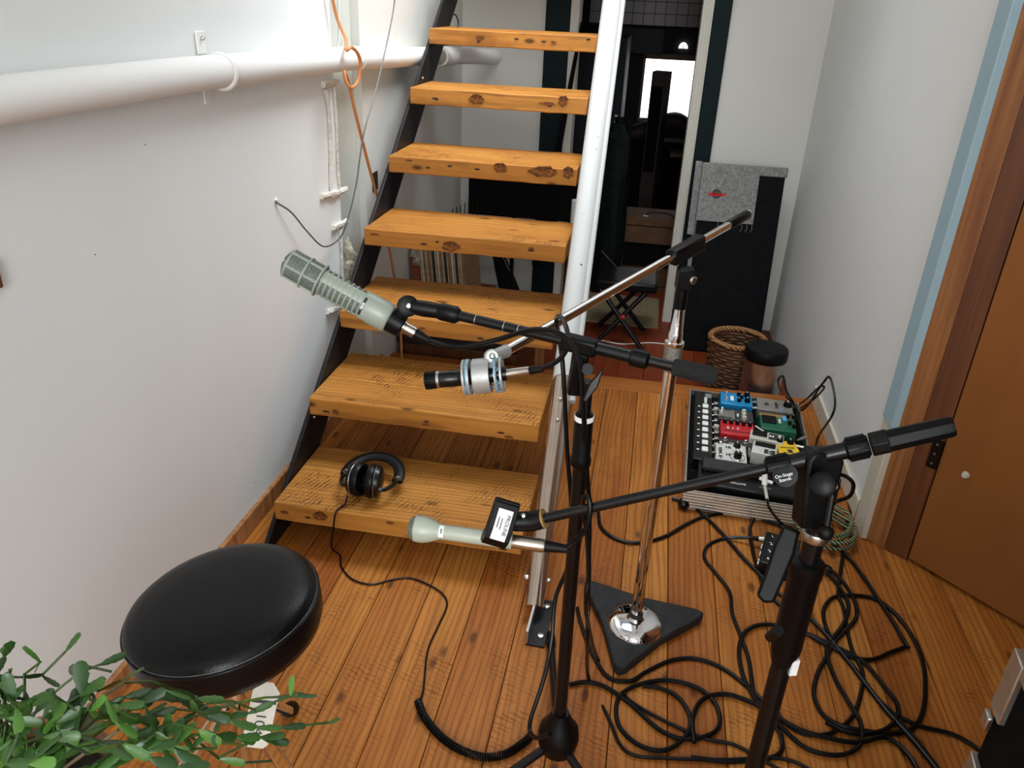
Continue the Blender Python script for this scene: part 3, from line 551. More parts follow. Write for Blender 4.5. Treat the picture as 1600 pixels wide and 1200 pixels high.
# --- chrome stand with triangular base
S2 = V((0.090, 1.573, 0)); s2t = thing('microphone_stand', 'chrome boom stand on a heavy black triangular base', 'microphone stand', S2, 'microphone stands')
tri = [fl(905, 912, 0), fl(1110, 968, 0), fl(962, 1068, 0)]; cen = (tri[0] + tri[1] + tri[2]) / 3; poly = []
for i in range(3):
    a, b_, c_ = tri[i - 1], tri[i], tri[(i + 1) % 3]
    u = (a - b_).normalized(); w_ = (c_ - b_).normalized()
    poly += [b_ + w_ * 0.004 + u * 0.038, b_ + (u + w_) * 0.012, b_ + u * 0.004 + w_ * 0.038]
    mid = (b_ + c_) / 2; poly.append(mid + (cen - mid) * 0.14)
poly = [(p.x, p.y) for p in poly]
if sum(poly[i - 1][0] * poly[i][1] - poly[i][0] * poly[i - 1][1] for i in range(len(poly))) < 0: poly.reverse()
MB().prism(poly, 0.0, 0.028).build('base', 'base_iron', s2t, bevel=0.006, smooth=False)
MB().lathe([(0.072, 0.028), (0.072, 0.031), (0.066, 0.039), (0.050, 0.047), (0.022, 0.050), (0.018, 0.056), (0.0155, 0.062)], Matrix.Translation(S2), 40).build('dome', 'chrome', s2t)
MB().lathe([(0.0175, 0.055), (0.0175, 0.068), (0.015, 0.07)], Matrix.Translation(S2), 24).build('base_ring', 'base_iron', s2t)
MB().cyl(S2 + V((0, 0, 0.06)), S2 + V((0, 0, 0.75)), 0.0145, seg=24).build('lower_tube', 'chrome', s2t)
b = MB().lathe([(0.016, 0.748), (0.0195, 0.752), (0.0195, 0.806), (0.0185, 0.808)], Matrix.Translation(S2), 28); b.build('clutch_grip', 'knurl', s2t)
MB().lathe([(0.0195, 0.806), (0.0205, 0.808), (0.0205, 0.815), (0.015, 0.817), (0.015, 0.835), (0.0135, 0.838), (0.010, 0.88), (0.009, 0.90)], Matrix.Translation(S2), 28).build('clutch_cone', 'chrome', s2t)
MB().cyl(S2 + V((0, 0, 0.89)), S2 + V((0, 0, 0.935)), 0.0135, seg=20).build('swivel_socket', 'black_plastic', s2t)
cj = dp(1073, 389, 1.63); ca = dp(783, 553, 1.33); cdv = (cj - ca).normalized(); ce = cj + cdv * 0.235
T2 = frame(cj, cdv)
MB().prism([(-0.016, -0.014), (0.012, -0.014), (0.016, -0.008), (0.016, 0.010), (0.012, 0.014), (-0.016, 0.014)], -0.055, 0.05, T2).build('boom_clamp', 'black_plastic', s2t, bevel=0.003)
yk = MB().box((-0.016, -0.016, -0.05), (0.016, 0.016, -0.005), frame(S2 + V((0.002, 0, 0.982)), (0, 0, 1), (1, 0.2, 0))).build('clamp_yoke', 'black_plastic', s2t, bevel=0.003)
MB().lathe([(0.0085, 0), (0.0085, 0.004), (0.006, 0.007), (0, 0.007)], frame(S2 + V((0.017, -0.014, 0.957)), (0.6, -0.8, 0.1)), 16).build('clamp_screw', 'nickel', yk)
MB().cyl(ca, ce - cdv * 0.03, 0.0088, seg=20).build('boom_tube', 'chrome', s2t)
MB().lathe([(0.0100, 0), (0.0112, 0.003), (0.0112, 0.074), (0.009, 0.078)], frame(ce - cdv * 0.078, cdv), 18).build('end_grip', 'black_plastic', s2t)
MB().cyl(ce - cdv * 0.004, ce + cdv * 0.006, 0.009, seg=16).build('end_cap', 'brushed_alu', s2t)
# shock mount and slim dynamic microphone
hA = dp(664, 595, 1.315); hB = dp(792, 584, 1.30); hax = (hB - hA).normalized(); hv = (CP - hA).normalized(); T3 = frame(hA, hax, hv); HL = (hB - hA).length
sm = thing('microphone', 'slim black vocal style microphone held in a silver shock mount', 'microphone', hA, 'microphones')
MB().lathe([(0, 0.003), (0.010, 0.0), (0.0135, 0.004), (0.0145, 0.014), (0.0145, 0.020), (0.0125, 0.022)], T3, 36).build('grille', 'black_plastic', sm)
b = MB()
for k in range(22):
    a = 2 * math.pi * k / 22; b.box((-0.001, -0.001, 0.001), (0.0012, 0.001, 0.019), T3 @ Matrix.Rotation(a, 4, 'Z') @ Matrix.Translation((0.0140, 0, 0)))
b.build('grille_ribs', 'black_rubber', sm); MB().lathe([(0.0140, 0.0205), (0.0145, 0.022), (0.0145, 0.025), (0.0135, 0.026)], T3, 36).build('trim_ring', 'steel', sm)
MB().lathe([(0.0137, 0.026), (0.0140, 0.030), (0.0140, 0.056), (0.0137, 0.0565), (0.0137, 0.0575), (0.0140, 0.058), (0.0132, HL * 0.7), (0.0115, HL)], T3, 36).build('body', 'black_metal', sm)
mt = thing('shock_mount', 'silver ring shock mount with blue elastic bands on the chrome boom', 'shock mount', hA + hax * 0.1, 'microphone mounts')
sa = hA + hax * 0.066; T4 = frame(sa + V((0, 0, -0.0)), hax, hv)
def ringtube(z0, z1, ro, ri, T, seg=40):
    b = MB(); b.lathe([(ri, z0), (ro, z0), (ro, z1), (ri, z1), (ri, z0)], T, seg); b.f = [f for f in b.f if len(f) == 4]; return b
ringtube(0.017, 0.046, 0.0295, 0.0265, T4).build('centre_ring', 'mount_silver', mt, bevel=0.001)
for z in (0.0, 0.0625): ringtube(z, z + 0.0045, 0.030, 0.0255, T4).build('end_ring', 'mount_silver', mt, bevel=0.001)
for z in (0.008, 0.054): ringtube(z, z + 0.004, 0.030, 0.027, T4).build('inner_ring', 'mount_silver', mt)
b = MB(); rd = random.Random(2)
for z0_, z1_ in ((0.002, 0.012), (0.052, 0.062)):
    for k in range(8):
        a = 2 * math.pi * k / 8; a2 = a + 0.5; b.tube([T4 @ V((0.029 * math.cos(a), 0.029 * math.sin(a), z0_)), T4 @ V((0.0292 * math.cos(a2), 0.0292 * math.sin(a2), z1_))], 0.0009, 6)
        b.tube([T4 @ V((0.0292 * math.cos(a2), 0.0292 * math.sin(a2), z1_)), T4 @ V((0.029 * math.cos(a + 0.78), 0.029 * math.sin(a + 0.78), z0_))], 0.0009, 6)
    b.torus(0.0293, 0.0014, T4 @ Matrix.Translation((0, 0, (z0_ + z1_) / 2)), 36, 6)
b.build('elastic_bands', 'elastic_blue', mt)
b = MB()
for k in range(10):
    a = 2 * math.pi * k / 10; b.box((0.013, -0.0012, 0.02), (0.027, 0.0012, 0.043), T4 @ Matrix.Rotation(a, 4, 'Z'))
b.build('inner_foam', 'foam_black', mt)
pk = dp(768, 557, 1.30)
MB().lathe([(0.0125, -0.007), (0.0125, 0.007), (0.010, 0.009), (0, 0.009)], frame(pk, hv), 24).build('swivel_knuckle', 'mount_silver', mt); stud(pk + hv * 0.009, hv, 0.005, mt, 'screw', 'steel')
MB().tube([pk, ca + cdv * 0.012], [0.0095, 0.0115], 14).build('swivel_arm', 'mount_silver', mt); MB().tube([pk, pk + V((0.0, 0.0, -0.026))], 0.008, 12).build('ring_stem', 'mount_silver', mt)
tx = frame(T4 @ V((0.0297, 0.0, 0.031)) , T4.to_3x3() @ V((1, 0, 0)), T4.to_3x3() @ V((0, 0, 1))); MB().torus(0.0045, 0.0004, tx, 18, 4).build('maker_mark', 'white_ink', mt)
c2 = thing('microphone_cable', 'black cable with silver plug from the shock mounted microphone', 'cable', hB, 'microphone cables')
pa = hB; pd = (dp(834, 578, 1.28) - hB).normalized()
MB().lathe([(0.0085, 0), (0.0088, 0.004), (0.0078, 0.006), (0.0070, 0.046)], frame(pa - pd * 0.004, pd), 20).build('connector', 'nickel', c2); MB().lathe([(0.0070, 0), (0.0065, 0.012), (0.005, 0.024)], frame(pa + pd * 0.041, pd), 16).build('boot', 'black_rubber', c2)
c2p = [pa + pd * 0.06, dp(868, 566, 1.26), dp(884, 548, 1.25), dp(887, 522, 1.25), dp(880, 500, 1.30), dp(873, 494, 1.33), dp(869, 503, 1.36), dp(874, 530, 1.34), dp(880, 580, 1.33), dp(886, 700, 1.38), dp(893, 800, 1.44), dp(888, 880, 1.48), dp(868, 935, 1.5), dp(862, 1000, 1.5), dp(850, 1060, 1.48), dp(828, 1130, 1.45), dp(836, 1152, 1.42), dp(860, 1147, 1.38)]
MB().tube(spline(c2p, 8), 0.0042, 8).build('cord', 'cable_black', c2)

# --- front black stand on the right
S3 = V((0.285, 0.965, 0)); s3t = thing('microphone_stand', 'black boom stand at the front right holding the pale green microphone', 'microphone stand', S3, 'microphone stands')
def z3(z): return V((0.282 + 0.012 * (z - 0.5), 0.955 + 0.03 * (z - 0.5), z))
MB().lathe([(0.0, 0.05), (0.022, 0.05), (0.032, 0.07), (0.034, 0.11), (0.024, 0.14), (0.016, 0.17)], Matrix.Translation((z3(0.1).x, z3(0.1).y, 0)), 18).build('hub', 'black_plastic', s3t)
for a in (0.4, 2.5, 4.6):
    h_ = V((z3(0.1).x, z3(0.1).y, 0.10)); leg(s3t, h_, V((h_.x + 0.30 * math.cos(a), h_.y + 0.30 * math.sin(a), 0.012)), 0.009)
MB().cyl(z3(0.12), z3(0.57), 0.0150, seg=18).build('lower_pole', 'black_metal', s3t)
cs = MB().lathe([(0.0155, 0), (0.0190, 0.015), (0.0225, 0.03), (0.0225, 0.165), (0.0240, 0.168), (0.0240, 0.190), (0.0175, 0.194)], frame(z3(0.555), z3(0.8) - z3(0.5)), 22).build('height_clutch', 'black_plastic', s3t)
MB().box((-0.001, 0.006, 0.0), (0.0175, 0.0175, 0.03), frame(z3(0.545), (0, 0, 1), (0.3, -1, 0))).build('tape_scrap', 'label_white', cs)
MB().cyl(z3(0.70), z3(0.885), 0.0145, seg=18).build('upper_pole', 'black_metal', s3t)
MB().lathe([(0.0185, 0), (0.0195, 0.002), (0.0195, 0.012), (0.0185, 0.014)], frame(z3(0.785), z3(0.8) - z3(0.5)), 22).build('steel_ring', 'nickel', s3t)
MB().prism([(0.0, -0.012), (0.03, -0.014), (0.07, -0.012), (0.100, -0.012), (0.106, 0.0), (0.100, 0.012), (0.07, 0.013), (0.03, 0.014), (0.0, 0.010)], -0.010, 0.010, frame(dp(1238, 826, 1.05), CP - dp(1226, 832, 1.05), dp(1196, 935, 1.05) - dp(1238, 826, 1.05))).build('clutch_lever', 'black_plastic', s3t, bevel=0.004)
MB().cyl(dp(1204, 995, 1.14), dp(1216, 985, 1.10), 0.008, seg=12).build('lock_knob', 'black_plastic', s3t)
j3 = dp(1285, 712, 1.06); b3l = dp(842, 812, 1.20); b3d = (j3 - b3l).normalized(); b3r = j3 + b3d * 0.18
MB().cyl(b3l, j3, 0.0078, seg=18).build('boom_arm', 'black_metal', s3t)
q1 = b3l + b3d * ((j3 - b3l).length - 0.075)
MB().cyl(q1 + b3d * 0.03, j3 + b3d * 0.04, 0.0118, seg=18).build('boom_sleeve', 'black_metal', s3t)
def knobring(p, L_, r, name, n=14):
    o = MB().lathe([(r * 0.8, 0), (r, 0.003), (r, L_ - 0.003), (r * 0.85, L_)], frame(p, b3d), 24).build(name, 'black_plastic', s3t)
    b = MB()
    for k in range(n): b.box((r * 0.95, -0.0016, 0.003), (r * 1.09, 0.0016, L_ - 0.003), frame(p, b3d) @ Matrix.Rotation(2 * math.pi * k / n, 4, 'Z'))
    b.build('grip_ribs', 'black_plastic', o)
knobring(q1, 0.034, 0.0145, 'boom_collar'); knobring(j3 + b3d * 0.030, 0.030, 0.0155, 'boom_collar')
MB().prism([(0.012 * math.cos(k * math.pi / 4 + 0.39) * 1.35, 0.012 * math.sin(k * math.pi / 4 + 0.39) * 1.35) for k in range(8)], 0, 0.022, frame(j3 + b3d * 0.062, b3d)).build('hex_collar', 'black_plastic', s3t, bevel=0.001)
MB().lathe([(0.0150, 0), (0.0152, 0.004), (0.0142, 0.078), (0.0125, 0.083), (0, 0.083)], frame(j3 + b3d * 0.080, b3d), 8).build('counterweight_grip', 'black_rubber', s3t)
MB().prism([(-0.10, -0.020), (0.0, -0.026), (0.012, -0.018), (0.012, 0.018), (0.0, 0.026), (-0.10, 0.018)], -0.017, 0.017, frame(j3 + V((0.0, 0.004, -0.005)), V((0.3, -1, 0.2)), V((0.05, 0.05, 1)))).build('swivel_block', 'black_plastic', s3t, bevel=0.004)
kn = MB().lathe([(0.017, 0), (0.017, 0.012), (0.013, 0.015), (0, 0.015)], frame(dp(1286, 757, 1.035), CP - dp(1286, 757, 1.035)), 20).build('swivel_knob', 'black_plastic', s3t); stud(dp(1305, 760, 1.035), CP - dp(1305, 760, 1.03), 0.007, kn, 'knob_bolt', 'black_metal')
MB().cyl(dp(1301, 772, 1.04), dp(1291, 828, 1.05), 0.0045, seg=10).build('handle_rod', 'black_metal', s3t); MB().sphere(dp(1290, 832, 1.05), 0.011).build('handle_ball', 'black_rubber', s3t)
TL = frame(dp(1226, 746, 1.055), (CP - dp(1226, 746, 1.05)), dp(1250, 741, 1.055) - dp(1226, 747, 1.055))
MB().lathe([(0.0165, -0.004), (0.0165, 0.003), (0, 0.004)], frame(dp(1227, 742, 1.065), CP - dp(1229, 735, 1.06)), 24).build('logo_disc', 'black_plastic', s3t)
text('logo_line', 'On-Stage', 0.0062, TL @ Matrix.Translation((0, 0.0028, 0)), 'white_ink', s3t); text('logo_line', 'Stands', 0.0062, TL @ Matrix.Translation((0, -0.003, 0)), 'white_ink', s3t)
# pale bulb-headed microphone
gA = dp(640, 824, 1.22); gB = dp(800, 846, 1.20); ga = (gB - gA).normalized(); gv = (CP - gA).normalized(); TG = frame(gA, ga, gv); GL = (gB - gA).length
gm = thing('microphone', 'pale green handheld microphone with a bulb shaped head', 'microphone', gA, 'microphones')
MB().lathe([(0, 0), (0.015, 0.001), (0.0192, 0.006), (0.0205, 0.010)], TG, 32).build('grille', 'mic_mesh', gm); MB().torus(0.0200, 0.0009, TG @ Matrix.Translation((0, 0, 0.0095)), 36, 6).build('grille_ring', 'steel', gm)
MB().lathe([(0.0205, 0.009), (0.0212, 0.016), (0.0208, 0.024), (0.0185, 0.034), (0.0140, 0.044), (0.0121, 0.049), (0.0118, 0.06), (0.0118, GL), (0.010, GL + 0.001)], TG, 36).build('body', 'mic_pale', gm)
vs = []; n = 8
for z in (0.0485, 0.056): vs += [(0.0125 * math.cos(a), 0.0125 * math.sin(a), z) for a in [math.radians(-50 + 95 * k / n) for k in range(n + 1)]]
MB().add(vs, [(i, i + 1, n + 2 + i, n + 1 + i) for i in range(n)], TG).build('name_sticker', 'label_white', gm); strokes('sticker_print', 3, 0.0035, frame(TG @ V((0.0126, 0.0, 0.0525)), TG.to_3x3() @ V((1, 0, 0)), TG.to_3x3() @ V((0, -1, 0))), 'ink', gm)
# spring clip with label
g1 = dp(775, 836, 1.185); cx_ = ga; cup = (V((0, 0, 1)) - ga * ga.z); cup = (cup + V((0.30, 0.10, 0))).normalized(); TC = frame(g1, gv - V((0, 0, 0.25)), cup)
cp = MB(); X_ = lambda x, y, z: (x, y, z)
cp.add([], [])
cw = 0.019
side = [(-0.010, 0.012), (0.004, 0.017), (0.046, 0.008), (0.052, 0.002), (0.050, -0.010), (0.0, -0.010), (-0.012, -0.006)]   # (along clip up, out towards viewer)
TCs = Matrix(((TC[0][0], TC[0][2], TC[0][1], g1.x), (TC[1][0], TC[1][2], TC[1][1], g1.y), (TC[2][0], TC[2][2], TC[2][1], g1.z), (0, 0, 0, 1)))
side2 = [(-0.016, 0.006), (-0.004, 0.020), (0.012, 0.022), (0.050, 0.016), (0.058, 0.010), (0.055, -0.004), (0.008, -0.004), (-0.004, -0.014), (-0.016, -0.012)]
cp = MB(); cp.prism(side2, -cw, cw, TCs); clp = cp.build('mic_clip', 'black_plastic', s3t, bevel=0.0015, smooth=False)
for zz in (0.0505, 0.0545): MB().box((zz - 0.0008, 0.012, -cw - 0.0003), (zz + 0.0008, 0.0165 - (zz - 0.05) * 0.7, cw + 0.0003), TCs).build('clip_ridge', 'black_rubber', clp)
b = MB(); lb = [(0.044, 0.01735), (0.012, 0.0224), (-0.003, 0.0206)]
vs = [(u, o_ , s_ * 0.0115 ) for (u, o_) in lb for s_ in (-1, 1)]; b.add(vs, [(0, 1, 3, 2), (2, 3, 5, 4)], TCs); b.build('clip_label', 'label_white', clp, smooth=False)
R3 = TCs.to_3x3(); no = (R3 @ V((0.155, 1, 0))).normalized(); upl = (R3 @ V((-1, 0.155, 0))).normalized()
sgn = 1 if (R3 @ V((0, 0, 1))).dot(V((1, 0, 0))) > 0 else -1
text('label_print', 'PROLINE', 0.0085, frame(TCs @ V((0.0215, 0.0214, 0.0062 * sgn)), no, upl), 'ink', clp, sx=0.95)
strokes('label_print', 11, 0.0028, frame(TCs @ V((0.022, 0.0214, -0.002 * sgn)), no, upl), 'ink', clp); strokes('label_print', 11, 0.0026, frame(TCs @ V((0.024, 0.0212, -0.007 * sgn)), no, upl), 'ink', clp)
cb0 = dp(806, 815, 1.205)
MB().tube([dp(793, 812, 1.20), cb0, b3l - b3d * 0.012, b3l + b3d * 0.008], [0.012, 0.0155, 0.0160, 0.0150], 16).build('clip_barrel', 'black_plastic', s3t)
MB().cyl(b3l + b3d * 0.007, b3l + b3d * 0.010, 0.0152, seg=20).build('brass_ring', 'pedal_gold', s3t); stud(dp(818, 806, 1.19), CP - dp(818, 806, 1.19), 0.0048, s3t, 'clip_screw', 'nickel')
c3 = thing('microphone_cable', 'black cable from the pale green microphone hooked over its boom', 'cable', gB, 'microphone cables')
MB().lathe([(0.0103, 0), (0.0108, 0.003), (0.0105, 0.05), (0.009, 0.053)], frame(gB - ga * 0.002, ga), 22).build('connector', 'nickel', c3)
b = MB(); b.lathe([(0.009 - 0.003 * k / 14 + (0.0008 if k % 2 else 0), 0.0025 * k) for k in range(15)], frame(gB + ga * 0.05, ga), 16); b.build('boot', 'black_rubber', c3)
c3p = [gB + ga * 0.08, dp(895, 848, 1.19), dp(914, 828, 1.175), dp(922, 800, 1.165), dp(920, 778, 1.165), dp(912, 779, 1.175), dp(912, 800, 1.21), dp(918, 840, 1.23), dp(920, 900, 1.26), dp(917, 960, 1.34), fl(935, 1030, 0.005), fl(985, 1095, 0.005), fl(1090, 1150, 0.005), fl(1150, 1165, 0.005), fl(1230, 1210, 0.005)]
MB().tube(spline(c3p, 8), 0.0042, 8).build('cord', 'cable_black', c3)

# ================================================================== HEADPHONES
hp = thing('headphones', 'black over-ear headphones resting on the lowest stair tread', 'headphones', (-0.71, 1.83, TZ[0]))
hz = TZ[0]; hc = V((-0.705, 1.835, hz + 0.053))
pts = [hc + V((0.080 * math.cos(a), 0.018 + 0.080 * math.sin(a), -0.014 + 0.018 * math.sin(a))) for a in [math.radians(-8 + 196 * k / 16) for k in range(17)]]
MB().tube(pts, 0.0085, 10, sx=2.0, up=(0, 0, 1)).build('headband', 'black_plastic', hp)
for s_ in (-1, 1):
    yk0 = [hc + V((s_ * 0.080, 0.010, -0.014)), hc + V((s_ * 0.077, -0.025, -0.008)), hc + V((s_ * 0.064, -0.058, -0.004)), hc + V((s_ * 0.046, -0.066, 0.0))]
    MB().tube(spline(yk0, 5), 0.006, 8).build('yoke', 'black_metal', hp)
    MB().tube([hc + V((s_ * 0.079, 0.016, -0.012)), hc + V((s_ * 0.0785, 0.008, -0.012))], 0.0105, 10).build('slider_ring', 'steel', hp)
    ct = frame(hc + V((s_ * 0.044, -0.032, 0.002)), (-s_, -0.12, 0.06), (0, 0, 1)) @ Matrix.Diagonal((1.1, 1.1, 1, 1))
    cupo = MB().lathe([(0, -0.004), (0.030, -0.003), (0.040, 0.002), (0.0425, 0.010), (0.0425, 0.016)], ct, 28).build('ear_cup', 'black_metal', hp)
    MB().torus(0.0425, 0.0012, ct @ Matrix.Translation((0, 0, 0.014)), 32, 6).build('cup_ring', 'steel', cupo)
    MB().lathe([(0.038, 0.016), (0.0445, 0.019), (0.046, 0.028), (0.043, 0.037), (0.034, 0.040), (0.022, 0.037), (0.02, 0.025), (0, 0.022)], ct, 28).build('ear_pad', 'leather', hp)
hcab = thing('headphone_cable', 'black headphone lead ending in a coiled section on the floor', 'cable', fl(650, 1000, 0))
ph = [hc + V((-0.042, -0.075, -0.03)), V((-0.748, 1.74, hz + 0.006)), V((-0.757, 1.716, hz + 0.006)), V((-0.762, 1.702, hz - 0.004)), V((-0.768, 1.695, hz - 0.05)), V((-0.775, 1.69, 0.03)), fl(531, 868, 0.006), fl(533, 885, 0.004), fl(550, 905, 0.004), fl(580, 913, 0.004), fl(612, 906, 0.004), fl(640, 903, 0.004), fl(672, 915, 0.004), fl(693, 930, 0.004), fl(698, 948, 0.004), fl(684, 980, 0.004), fl(668, 1018, 0.004), fl(661, 1080, 0.004), fl(653, 1096, 0.006)]
MB().tube(spline(ph, 8), 0.0026, 8).build('lead', 'cable_black', hcab)
core = spline([fl(653, 1096, 0.008), fl(664, 1122, 0.008), fl(690, 1152, 0.008), fl(722, 1173, 0.008), fl(757, 1183, 0.008), fl(790, 1178, 0.008), fl(815, 1163, 0.010), fl(830, 1150, 0.012)], 60)
hx = []; up_ = V((0, 0, 1)); dist = 0.0
for i, p in enumerate(core):
    t = (core[min(i + 1, len(core) - 1)] - core[max(i - 1, 0)]).normalized(); sdv = t.cross(up_).normalized()
    if i: dist += (p - core[i - 1]).length
    a = dist / 0.0046 * 2 * math.pi; 
    hx.append((p, sdv, dist))
tot = hx[-1][2]; cp_ = []; turns = int(tot / 0.0056); j = 0
for q in range(turns * 9):
    dd = tot * q / (turns * 9)
    while j < len(hx) - 2 and hx[j + 1][2] < dd: j += 1
    f_ = (dd - hx[j][2]) / max(1e-9, hx[j + 1][2] - hx[j][2]); p = hx[j][0].lerp(hx[j + 1][0], f_); a = 2 * math.pi * q / 9
    cp_.append(p + hx[j][1] * (0.0078 * math.cos(a)) + up_ * (0.0078 * math.sin(a)))
MB().tube(cp_, 0.0023, 5).build('coil', 'cable_black', hcab)

# ================================================================== DRUM STOOL
sc_ = V((-0.617, 0.905, 0)); SZ = 0.552
TS_ = Matrix.Translation(sc_ + V((0, 0, SZ))) @ frame((0, 0, 0), (-0.13, -0.02, 1), (1, 0, 0))
stl = thing('stool', 'round drum stool with padded black vinyl seat and chrome tripod', 'stool', sc_)
MB().lathe([(0.0, -0.085), (0.135, -0.085), (0.150, -0.075), (0.1565, -0.058), (0.1575, -0.034), (0.1565, -0.020)], TS_, 64).build('seat_side', 'leather', stl)
MB().torus(0.1563, 0.0024, TS_ @ Matrix.Translation((0, 0, -0.019)), 80, 8).build('seat_piping', 'leather', stl)
MB().lathe([(0.1560, -0.019), (0.152, -0.008), (0.143, -0.001), (0.125, 0.004), (0.09, 0.007), (0.05, 0.008), (0.0, 0.008)], TS_, 64).build('seat_top', 'leather', stl)
MB().torus(0.1545, 0.0006, TS_ @ Matrix.Translation((0, 0, -0.0155)), 96, 5).build('stitching', 'felt_grey', stl)
MB().cyl(TS_ @ V((0, 0, -0.085)), TS_ @ V((0, 0, -0.105)), 0.05, seg=24).build('seat_plate', 'black_metal', stl)
MB().cyl(sc_ + V((0, 0, 0.10)), sc_ + V((0, 0, SZ - 0.09)), 0.0125, seg=18).build('post', 'chrome', stl); MB().lathe([(0.018, 0.29), (0.02, 0.30), (0.02, 0.34), (0.016, 0.35)], Matrix.Translation(sc_), 18).build('collar', 'chrome', stl)
for a in (1.72, 3.81, 5.95):
    dv = V((math.cos(a), math.sin(a), 0)); sd = V((-dv.y, dv.x, 0)) * 0.011
    for s_ in (-1, 1):
        lg = MB(); lg.tube([sc_ + dv * 0.02 + sd * s_ + V((0, 0, 0.315)), sc_ + dv * 0.235 + sd * s_ + V((0, 0, 0.022))], 0.0075, 6, sx=0.35); lg.build('leg', 'chrome', stl)
        MB().tube([sc_ + dv * 0.015 + sd * s_ + V((0, 0, 0.12)), sc_ + dv * 0.135 + sd * s_ + V((0, 0, 0.155))], 0.006, 6, sx=0.35).build('brace', 'chrome', stl)
    MB().lathe([(0.012, -0.04), (0.016, -0.02), (0.017, 0.005), (0.0, 0.008)], frame(sc_ + dv * 0.25 + V((0, 0, 0.012)), dv * 0.6 + V((0, 0, -0.55))), 14).build('rubber_foot', 'black_rubber', stl)
TT = frame(dp(409, 1112, 1.24), CP - dp(409, 1112, 1.24), dp(418, 1080, 1.24) - dp(402, 1150, 1.24))
tg = tag(MB().prism([(-0.052, -0.014), (-0.046, -0.02), (0.03, -0.021), (0.044, -0.008), (0.044, 0.008), (0.03, 0.021), (-0.046, 0.02), (-0.052, 0.014)], -0.0006, 0.0006, TT).build('hang_tag', 'paper_white', smooth=False), 'white cardboard hang tag under the drum stool seat', 'tag')
text('tag_print', '104', 0.022, TT @ Matrix.Translation((-0.018, 0, 0.0008)) @ Matrix.Rotation(math.pi, 4, 'Z'), 'ink', tg); MB().box((0.012, -0.019, 0.0007), (0.017, 0.019, 0.0011), TT).build('tag_bar', 'ink', tg)

# ================================================================== PEDALBOARD
PBR = -0.045; PC = V((0.446, 2.535, 0)); TP = rotz(PC, PBR)
pb = thing('pedalboard', 'aluminium edged flight case tray carrying guitar effects pedals', 'pedalboard', PC)
hw, hl = 0.205, 0.375
MB().box((-hw, -hl, 0.012), (hw, hl, 0.05), TP).build('tray', 'dull_black', pb)
b = MB(); b.box((-hw - 0.006, -hl - 0.006, 0.004), (hw + 0.006, -hl, 0.075), TP)
for k in range(6): b.box((-hw - 0.007, -hl - 0.008, 0.012 + k * 0.0105), (hw + 0.007, -hl - 0.006, 0.0165 + k * 0.0105), TP)
fr = b.build('front_rail', 'brushed_alu', pb, smooth=False); stud(TP @ V((0.0, -hl - 0.008, 0.035)), TP.to_3x3() @ V((0, -1, 0)), 0.004, fr, 'rivet')
for x0, nm in ((-hw - 0.006, 'side_rail'), (hw, 'side_rail')):
    for ya, yb in ((-hl, -0.13), (-0.125, 0.125), (0.13, hl)): MB().box((x0, ya, 0.004), (x0 + 0.006, yb, 0.078), TP).build('side_rail', 'brushed_alu', pb, bevel=0.001)
MB().box((-hw, hl, 0.004), (hw, hl + 0.006, 0.07), TP).build('back_rail', 'brushed_alu', pb)
for sx_ in (-1, 1): MB().sphere(TP @ V((sx_ * hw, -hl, 0.018)), 0.02, 12).build('corner_ball', 'black_metal', pb)
def pedal(name, label, x, y, w_, l_, h, mat, rot=0.0, base='pedal_dark', z0=0.05, tilt=0.0, cat='guitar pedal'):
    o = TP @ V((x - 0.425, y - 2.535, z0)); t = thing(name, label, cat, o, 'effects pedals on the pedalboard')
    T = rotz(o, PBR + rot) @ Matrix.Rotation(tilt, 4, 'X')
    MB().box((-w_ / 2, -l_ / 2, 0), (w_ / 2, l_ / 2, h * 0.12), T).build('base_plate', base, t)
    MB().box((-w_ / 2, -l_ / 2, h * 0.12), (w_ / 2, l_ / 2, h), T).build('housing', mat, t, bevel=0.003); return t, T
def knob(t, T, x, y, z, r=0.008, h=0.013, mat='black_plastic', cap=None):
    k_ = MB().lathe([(r, 0), (r * 0.85, h), (0, h)], T @ Matrix.Translation((x, y, z)), 14).build('knob', mat, t); MB().box((-r * 0.12, 0, h), (r * 0.12, r * 0.8, h + 0.0006), T @ Matrix.Translation((x, y, z))).build('pointer', 'white_ink', k_)
def fsw(t, T, x, y, z): MB().lathe([(0.0085, 0), (0.0085, 0.003), (0.0055, 0.004), (0.0055, 0.012), (0.003, 0.0135), (0, 0.0138)], T @ Matrix.Translation((x, y, z)), 14).build('foot_switch', 'chrome', t)
def panel(t, T, x0, y0, x1, y1, z, mat, nm='panel'): return MB().box((x0, y0, z - 0.0004), (x1, y1, z + 0.0006), T).build(nm, mat, t)
def ptext(t, T, s_, x, y, z, size, mat='white_ink', rot=0.0):
    Tt = T @ Matrix.Translation((x, y, z)) @ Matrix.Rotation(rot, 4, 'Z')
    if s_ not in ('6 1 7', 'VOLUME'): strokes('print', len(s_), size, Tt, mat, t)
    else: text('print', s_, size, T @ Matrix.Translation((x, y, z)) @ Matrix.Rotation(rot, 4, 'Z'), mat, t, 0.0003)
t, T = pedal('effects_pedal', 'bright blue effects pedal at the back of the board', 0.390, 2.815, 0.120, 0.105, 0.052, 'pedal_blue')
fsw(t, T, -0.038, 0.030, 0.052); fsw(t, T, -0.038, -0.018, 0.052)
for x_, y_ in ((0.010, 0.034), (0.010, -0.018), (0.018, 0.010)): knob(t, T, x_, y_, 0.052, 0.0085)
for x_, y_ in ((0.040, 0.034), (0.040, -0.014)): knob(t, T, x_, y_, 0.052, 0.0115, 0.016)
panel(t, T, -0.022, -0.02, -0.010, 0.02, 0.052, 'label_white', 'print_patch')
